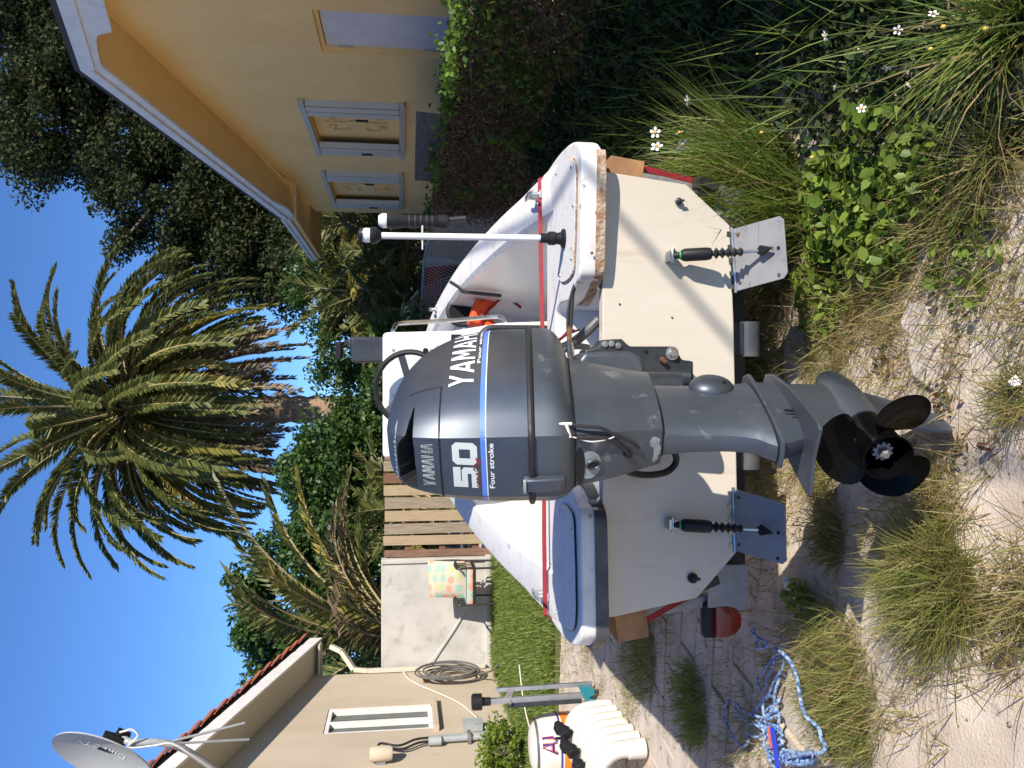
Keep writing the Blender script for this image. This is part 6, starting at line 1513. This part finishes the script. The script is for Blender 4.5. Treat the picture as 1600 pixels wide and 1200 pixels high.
build('clamp_foot', MB().prism([atY(x, y, b2.y - 0.05) for x, y in tf], (0, 0.06, 0)), 'teal', sd0, bevel=0.006)
build('foot_pad', MB().sphere(atY(933, 1081, b2.y - 0.06), (0.02, 0.02, 0.02), 8, 6).sphere(atY(950, 1109, b2.y - 0.06), (0.03, 0.02, 0.015), 8, 6), 'black_plastic', sd0)
# ---- row of fat white pipe elbows
ordn = ['nearest', 'second nearest', 'third from the camera', 'fourth from the camera', 'third from the teal clamp', 'second from the teal clamp', 'last, beside the teal clamp']
for k in range(7):
    y = 4.82 + 0.135 * k; x = -2.19 - 0.012 * k; h = 0.285
    t = thing('pipe_fitting', 'white plastic pipe elbow in the row at the left edge, ' + ordn[k], 'pipe fitting', (x, y, 0), 'row of white pipe elbows')
    build('elbow', MB().tube(catmull([(x, y, 0.10), (x, y, 0.16), (x - 0.025, y, 0.23), (x - 0.09, y, h), (x - 0.19, y, h + 0.01)], 5), 0.052, 14), 'pvc_white', t)
    build('socket', MB().lathe([(0.052, 0), (0.059, 0.004), (0.059, 0.105), (0.053, 0.11)], (x, y, 0.008), (0, 0, 1), 18), 'pvc_white', t)
    build('back_socket', MB().lathe([(0.052, 0), (0.059, 0.004), (0.059, 0.09)], (x - 0.16, y, h + 0.01), (-1, 0, 0), 18), 'pvc_white', t)
kl = ['black ribbed knob on the pipes, nearest the camera', 'black ribbed knob second in the row on the pipes', 'black ribbed knob in the middle of the pipe row', 'black ribbed knob before the last on the pipes', 'black ribbed knob at the far end, next to the striped cooler']
for k in range(5):
    y = 5.0 + 0.14 * k; kp = (-2.36 + 0.03 * (k % 2), y, 0.375 + 0.012 * (k % 3))
    t = MB().lathe([(0.03, -0.03), (0.042, -0.02), (0.042, 0.02), (0.03, 0.03)], kp, (0.3, 1, 0.2), 12).lathe([(0.025, 0.02), (0.025, 0.055), (0.012, 0.06)], kp, (0.3, 1, 0.2), 8)
    tag(build('black_knob', t, 'black_plastic'), kl[k], 'knob', 'black knobs on the white pipes')
# ---- striped round cooler
hc_ = Vector((-2.78, 6.25, 0.0)); hx = thing('striped_cooler', 'white round cooler with navy and orange stripes and letter emblem', 'cooler', hc_)
pf = [(0.20, 0.0), (0.225, 0.04), (0.24, 0.14), (0.24, 0.30), (0.225, 0.40), (0.195, 0.455), (0.13, 0.485), (0.02, 0.495)]
build('body', MB().lathe(pf, hc_, (0, 0, 1), 36), 'pvc_white', hx)
def cband(z0, z1, off, mt, nm):
    pr_ = []
    for z in np.linspace(z0, z1, 6): pr_.append((float(np.interp(z, [p[1] for p in pf], [p[0] for p in pf])) + off, z))
    return build(nm, MB().lathe(pr_, hc_, (0, 0, 1), 36, cap=False), mt, hx)
cband(0.275, 0.290, 0.002, 'navy_print', 'navy_stripe'); cband(0.20, 0.262, 0.002, 'orange_print', 'orange_stripe'); cband(0.172, 0.187, 0.002, 'navy_print', 'navy_stripe')
cband(0.445, 0.460, 0.008, 'hose_grey', 'rim')
def cmap(a, z, o): r_ = float(np.interp(z, [p[1] for p in pf], [p[0] for p in pf])) + o; return hc_ + Vector((r_ * math.cos(a), r_ * math.sin(a), z))
em = MB(); em2 = MB(); a0 = math.atan2(-hc_.y, -hc_.x) + 0.1
def stroke(m, pts, w, o): 
    P = [cmap(a0 + p[0], 0.355 + p[1] * 0.75, o) for p in pts]; m.tube(P, w, 5)
for m, w, o in ((em, 0.014, 0.0), (em2, 0.008, 0.009)):
    stroke(m, [(-0.32, -0.05), (-0.16, 0.09), (0.0, -0.05)], w, o); stroke(m, [(-0.25, -0.01), (-0.07, -0.01)], w, o)
    stroke(m, [(-0.06, 0.09), (-0.06, -0.01), (0.04, -0.05), (0.14, -0.01), (0.14, 0.09)], w, o)
build('emblem_outline', em, 'orange_print', hx); build('emblem', em2, 'navy_print', hx)
build('strap', MB().tube([cmap(a0 + 0.1, z, 0.01) for z in np.linspace(0.1, 0.33, 8)], 0.01, 6), 'black_plastic', hx)
for k, (x_, y_) in enumerate([(-3.62, 7.0), (-3.55, 7.45), (-3.85, 7.2)]):
    tag(build('brick', MB().box((x_, y_, 0.04), (0.22, 0.11, 0.08), (0, 0, 0.4 * k)), 'block_wood' if k == 0 else 'post_brown', bevel=0.006), ['orange brown brick lying by the tan house wall', 'grey brown brick on the path by the tan house', 'dull brown brick against the tan house wall'][k], 'brick')
# ---- blue rope heap
rg = random.Random(21)
def rope(name, px, r, label, jit=0.0, z=0.02, loops=5):
    pts = [atZ(x, y, 0.0) + Vector((rg.uniform(-jit, jit), rg.uniform(-jit, jit), z + rg.uniform(0, 0.02))) for x, y in px]
    return tag(build(name, MB().tube(catmull(pts, loops), r, 6), 'blue_rope'), label, 'rope', 'blue rope on the sand')
rope('rope', [(1228, 978), (1232, 990), (1246, 1000), (1250, 1008), (1236, 1010), (1230, 995), (1226, 984)], 0.0055, 'small loop of blue rope at the top of the heap', 0.0, 0.12)
rope('rope', [(1240, 1012), (1258, 1018), (1272, 1035), (1280, 1060), (1284, 1090), (1296, 1115), (1312, 1135), (1322, 1155), (1328, 1165), (1322, 1172), (1300, 1175), (1280, 1178), (1262, 1182)], 0.0065, 'long strand of blue rope curving round the grass clump', 0.004, 0.07)
heap = [(1246, 1004), (1232, 1014), (1222, 1030), (1212, 1046), (1204, 1052), (1200, 1064), (1204, 1078), (1214, 1074), (1218, 1060), (1226, 1048), (1230, 1034), (1238, 1022), (1236, 1044), (1226, 1066), (1214, 1088), (1202, 1098), (1198, 1112), (1206, 1122), (1220, 1116), (1224, 1100), (1232, 1082), (1236, 1060)]
rope('rope', heap, 0.0055, 'loose loops of blue rope leading down from the small loop', 0.004, 0.035)
heap = []
for k in range(26):
    t = k / 25; heap.append((1216 + 16 * t + 15 * math.sin(k * 1.9) + rg.uniform(-5, 5), 1096 + 95 * t + 13 * math.cos(k * 1.9) + rg.uniform(-5, 5)))
rope('rope', heap, 0.0055, 'tangled blue rope beside the red and blue strip', 0.006, 0.03)
rope('rope', [(1150, 1095), (1142, 1110), (1146, 1130), (1160, 1150), (1172, 1165), (1184, 1158), (1180, 1145), (1196, 1150), (1206, 1142), (1196, 1132), (1180, 1128), (1168, 1115), (1158, 1100), (1166, 1096), (1176, 1108), (1190, 1120), (1204, 1135)], 0.0055, 'loose blue rope loops on the shaded slabs', 0.004, 0.03)
coil = []
for k in range(60):
    t = k / 59; coil.append((1255 + 38 * t + 9 * math.sin(k * 1.6), 1180 + 4 * math.sin(t * 3) + 10 * math.cos(k * 1.6)))
rope('rope', coil, 0.0055, 'tight blue rope coil at the left picture edge', 0.003, 0.05)
sb_ = thing('plastic_strip', 'blue and coral plastic strip lying on the rope heap', 'strip', atZ(1215, 1170, 0.0))
P0, P1 = atZ(1204, 1136, 0.06), atZ(1216, 1215, 0.06); n_ = (P1 - P0).cross(Vector((0, 0, 1))).normalized()
build('blue_band', MB().bar(P0 - n_ * 0.012, P1 - n_ * 0.012, 0.035, 0.004), 'blue_plastic', sb_)
build('coral_band', MB().bar(P0 + n_ * 0.018, P0.lerp(P1, 0.42) + n_ * 0.016, 0.024, 0.004), 'coral_plastic', sb_)
# scraps
def scrap(name, x, y, w, mt, label):
    p = atZ(x, y, 0.02); m = MB(); rr = random.Random(int(x)); ring_ = [p + Vector((w * math.cos(a) * rr.uniform(0.6, 1.1), w * math.sin(a) * rr.uniform(0.6, 1.1), rr.uniform(-0.005, 0.03))) for a in np.linspace(0, 2 * PI, 10)[:-1]]
    m.add(ring_ + [p + Vector((0, 0, 0.035))], [(k, (k + 1) % 9, 9) for k in range(9)])
    tag(build(name, m, mt, smooth=False), label, 'litter')
scrap('paper_scrap', 1595, 597, 0.017, 'trim_white', 'crumpled pale scrap on the sand at the near edge')
scrap('paper_scrap', 1238, 908, 0.025, 'trim_white', 'small pale scrap in the boat shadow')
scrap('dry_leaf', 1545, 697, 0.014, 'rust', 'brown dry leaf lying on the sand')
# sunken slab of bare concrete seen right of the propeller
for k, (x, y, a, s) in enumerate([(1445, 540, 0.4, (0.30, 0.17)), (1240, 555, -0.3, (0.26, 0.14))]):
    p = atZ(x, y, 0.03); b_ = MB(); rr = random.Random(k + 3)
    poly = [Vector((s[0] / 2 * math.cos(t) * rr.uniform(0.8, 1.1), s[1] / 2 * math.sin(t) * rr.uniform(0.75, 1.1), 0)) for t in np.linspace(0, 2 * PI, 10)[:-1]]
    q = Euler((R(6), R(-5), a)).to_matrix()
    tag(build('stone_slab', MB().prism([p + q @ v - Vector((0, 0, 0.05)) for v in poly], (0, 0, 0.055)), 'paver', bevel=0.008), ['flat pale stone poking from the sand right of the propeller', 'pale stone in the shade behind the motor leg'][k], 'stone')
# ---- red car beyond the fence
cr_ = thing('parked_car', 'red car parked beyond the chain link fence', 'car', (0.6, 18.6, 0))
def carsec(y): return [(-1.9, y, 0.32), (-1.95, y, 0.6), (-1.9, y, 0.92), (-1.2, y, 0.98), (1.75, y, 1.0), (2.55, y, 0.95), (2.95, y, 0.86), (3.1, y, 0.6), (3.05, y, 0.32)]
bdy = build('body', MB().loft([carsec(17.75), carsec(17.7), carsec(19.5), carsec(19.45)]), 'car_red', cr_, bevel=0.04, seg=3)
cab = lambda y, i: [(-1.75 + i, y, 0.97), (-1.35 + i * 1.5, y, 1.50 - i * .3), (-0.9 + i, y, 1.565 - i * .3), (1.35 - i, y, 1.56 - i * .3), (1.75 - i * 1.5, y, 1.46 - i * .3), (2.35 - i, y, 0.98)]
build('cabin', MB().loft([cab(17.82, 0.06), cab(17.78, 0.0), cab(19.4, 0.0), cab(19.36, 0.06)]), 'glass_dark', cr_, bevel=0.03)
rfc = MB().loft([[(-1.4, y, 1.525), (-0.9, y, 1.575), (1.35, y, 1.572), (1.80, y, 1.455), (1.72, y, 1.43), (1.3, y, 1.53), (-0.9, y, 1.535), (-1.36, y, 1.49)] for y in (17.76, 17.80, 19.38, 19.42)])
build('roof', rfc, 'car_red', cr_, bevel=0.01)
for x0, x1 in ((0.25, 0.25), (-1.0, -0.95)): build('pillar', MB().bar((x0, 17.765, 0.98), (x1, 17.775, 1.55), 0.07, 0.02, (0, 1, 0)), 'car_red', cr_)
for x in (-1.2, 2.2):
    for y in (17.75, 19.45):
        w_ = build('wheel', MB().lathe([(0.2, -0.1), (0.30, -0.1), (0.32, -0.06), (0.32, 0.06), (0.30, 0.1), (0.2, 0.1)], (x, y, 0.32), (0, 1, 0), 24), 'black_rubber', cr_)
        build('rim', MB().lathe([(0.2, -0.08), (0.19, -0.06), (0.03, -0.09)], (x, y, 0.32), (0, 1, 0) if y < 18 else (0, -1, 0), 16), 'aluminium', w_)

# ---- service cable from the ochre house to the street; its soft shadow crosses the transom
sc = thing('service_cable', 'overhead service cable running from the ochre house to the street', 'cable', (3.42, 5.2, 3.2))
build('mast', MB().tube([(3.42, 5.2, 3.2), (3.42, 5.2, 3.78)], 0.03, 10), 'galvanised', sc)
build('weather_head', MB().sphere((3.42, 5.18, 3.80), (0.06, 0.08, 0.05), 12, 8), 'galvanised', sc)
build('line', MB().tube([(3.42, 5.15, 3.75), (3.60, 2.5, 3.66), (3.85, -0.92, 3.63), (4.10, -4.5, 3.70), (4.45, -9, 3.95), (4.8, -14, 4.5)], 0.013, 8), 'black_rubber', sc)
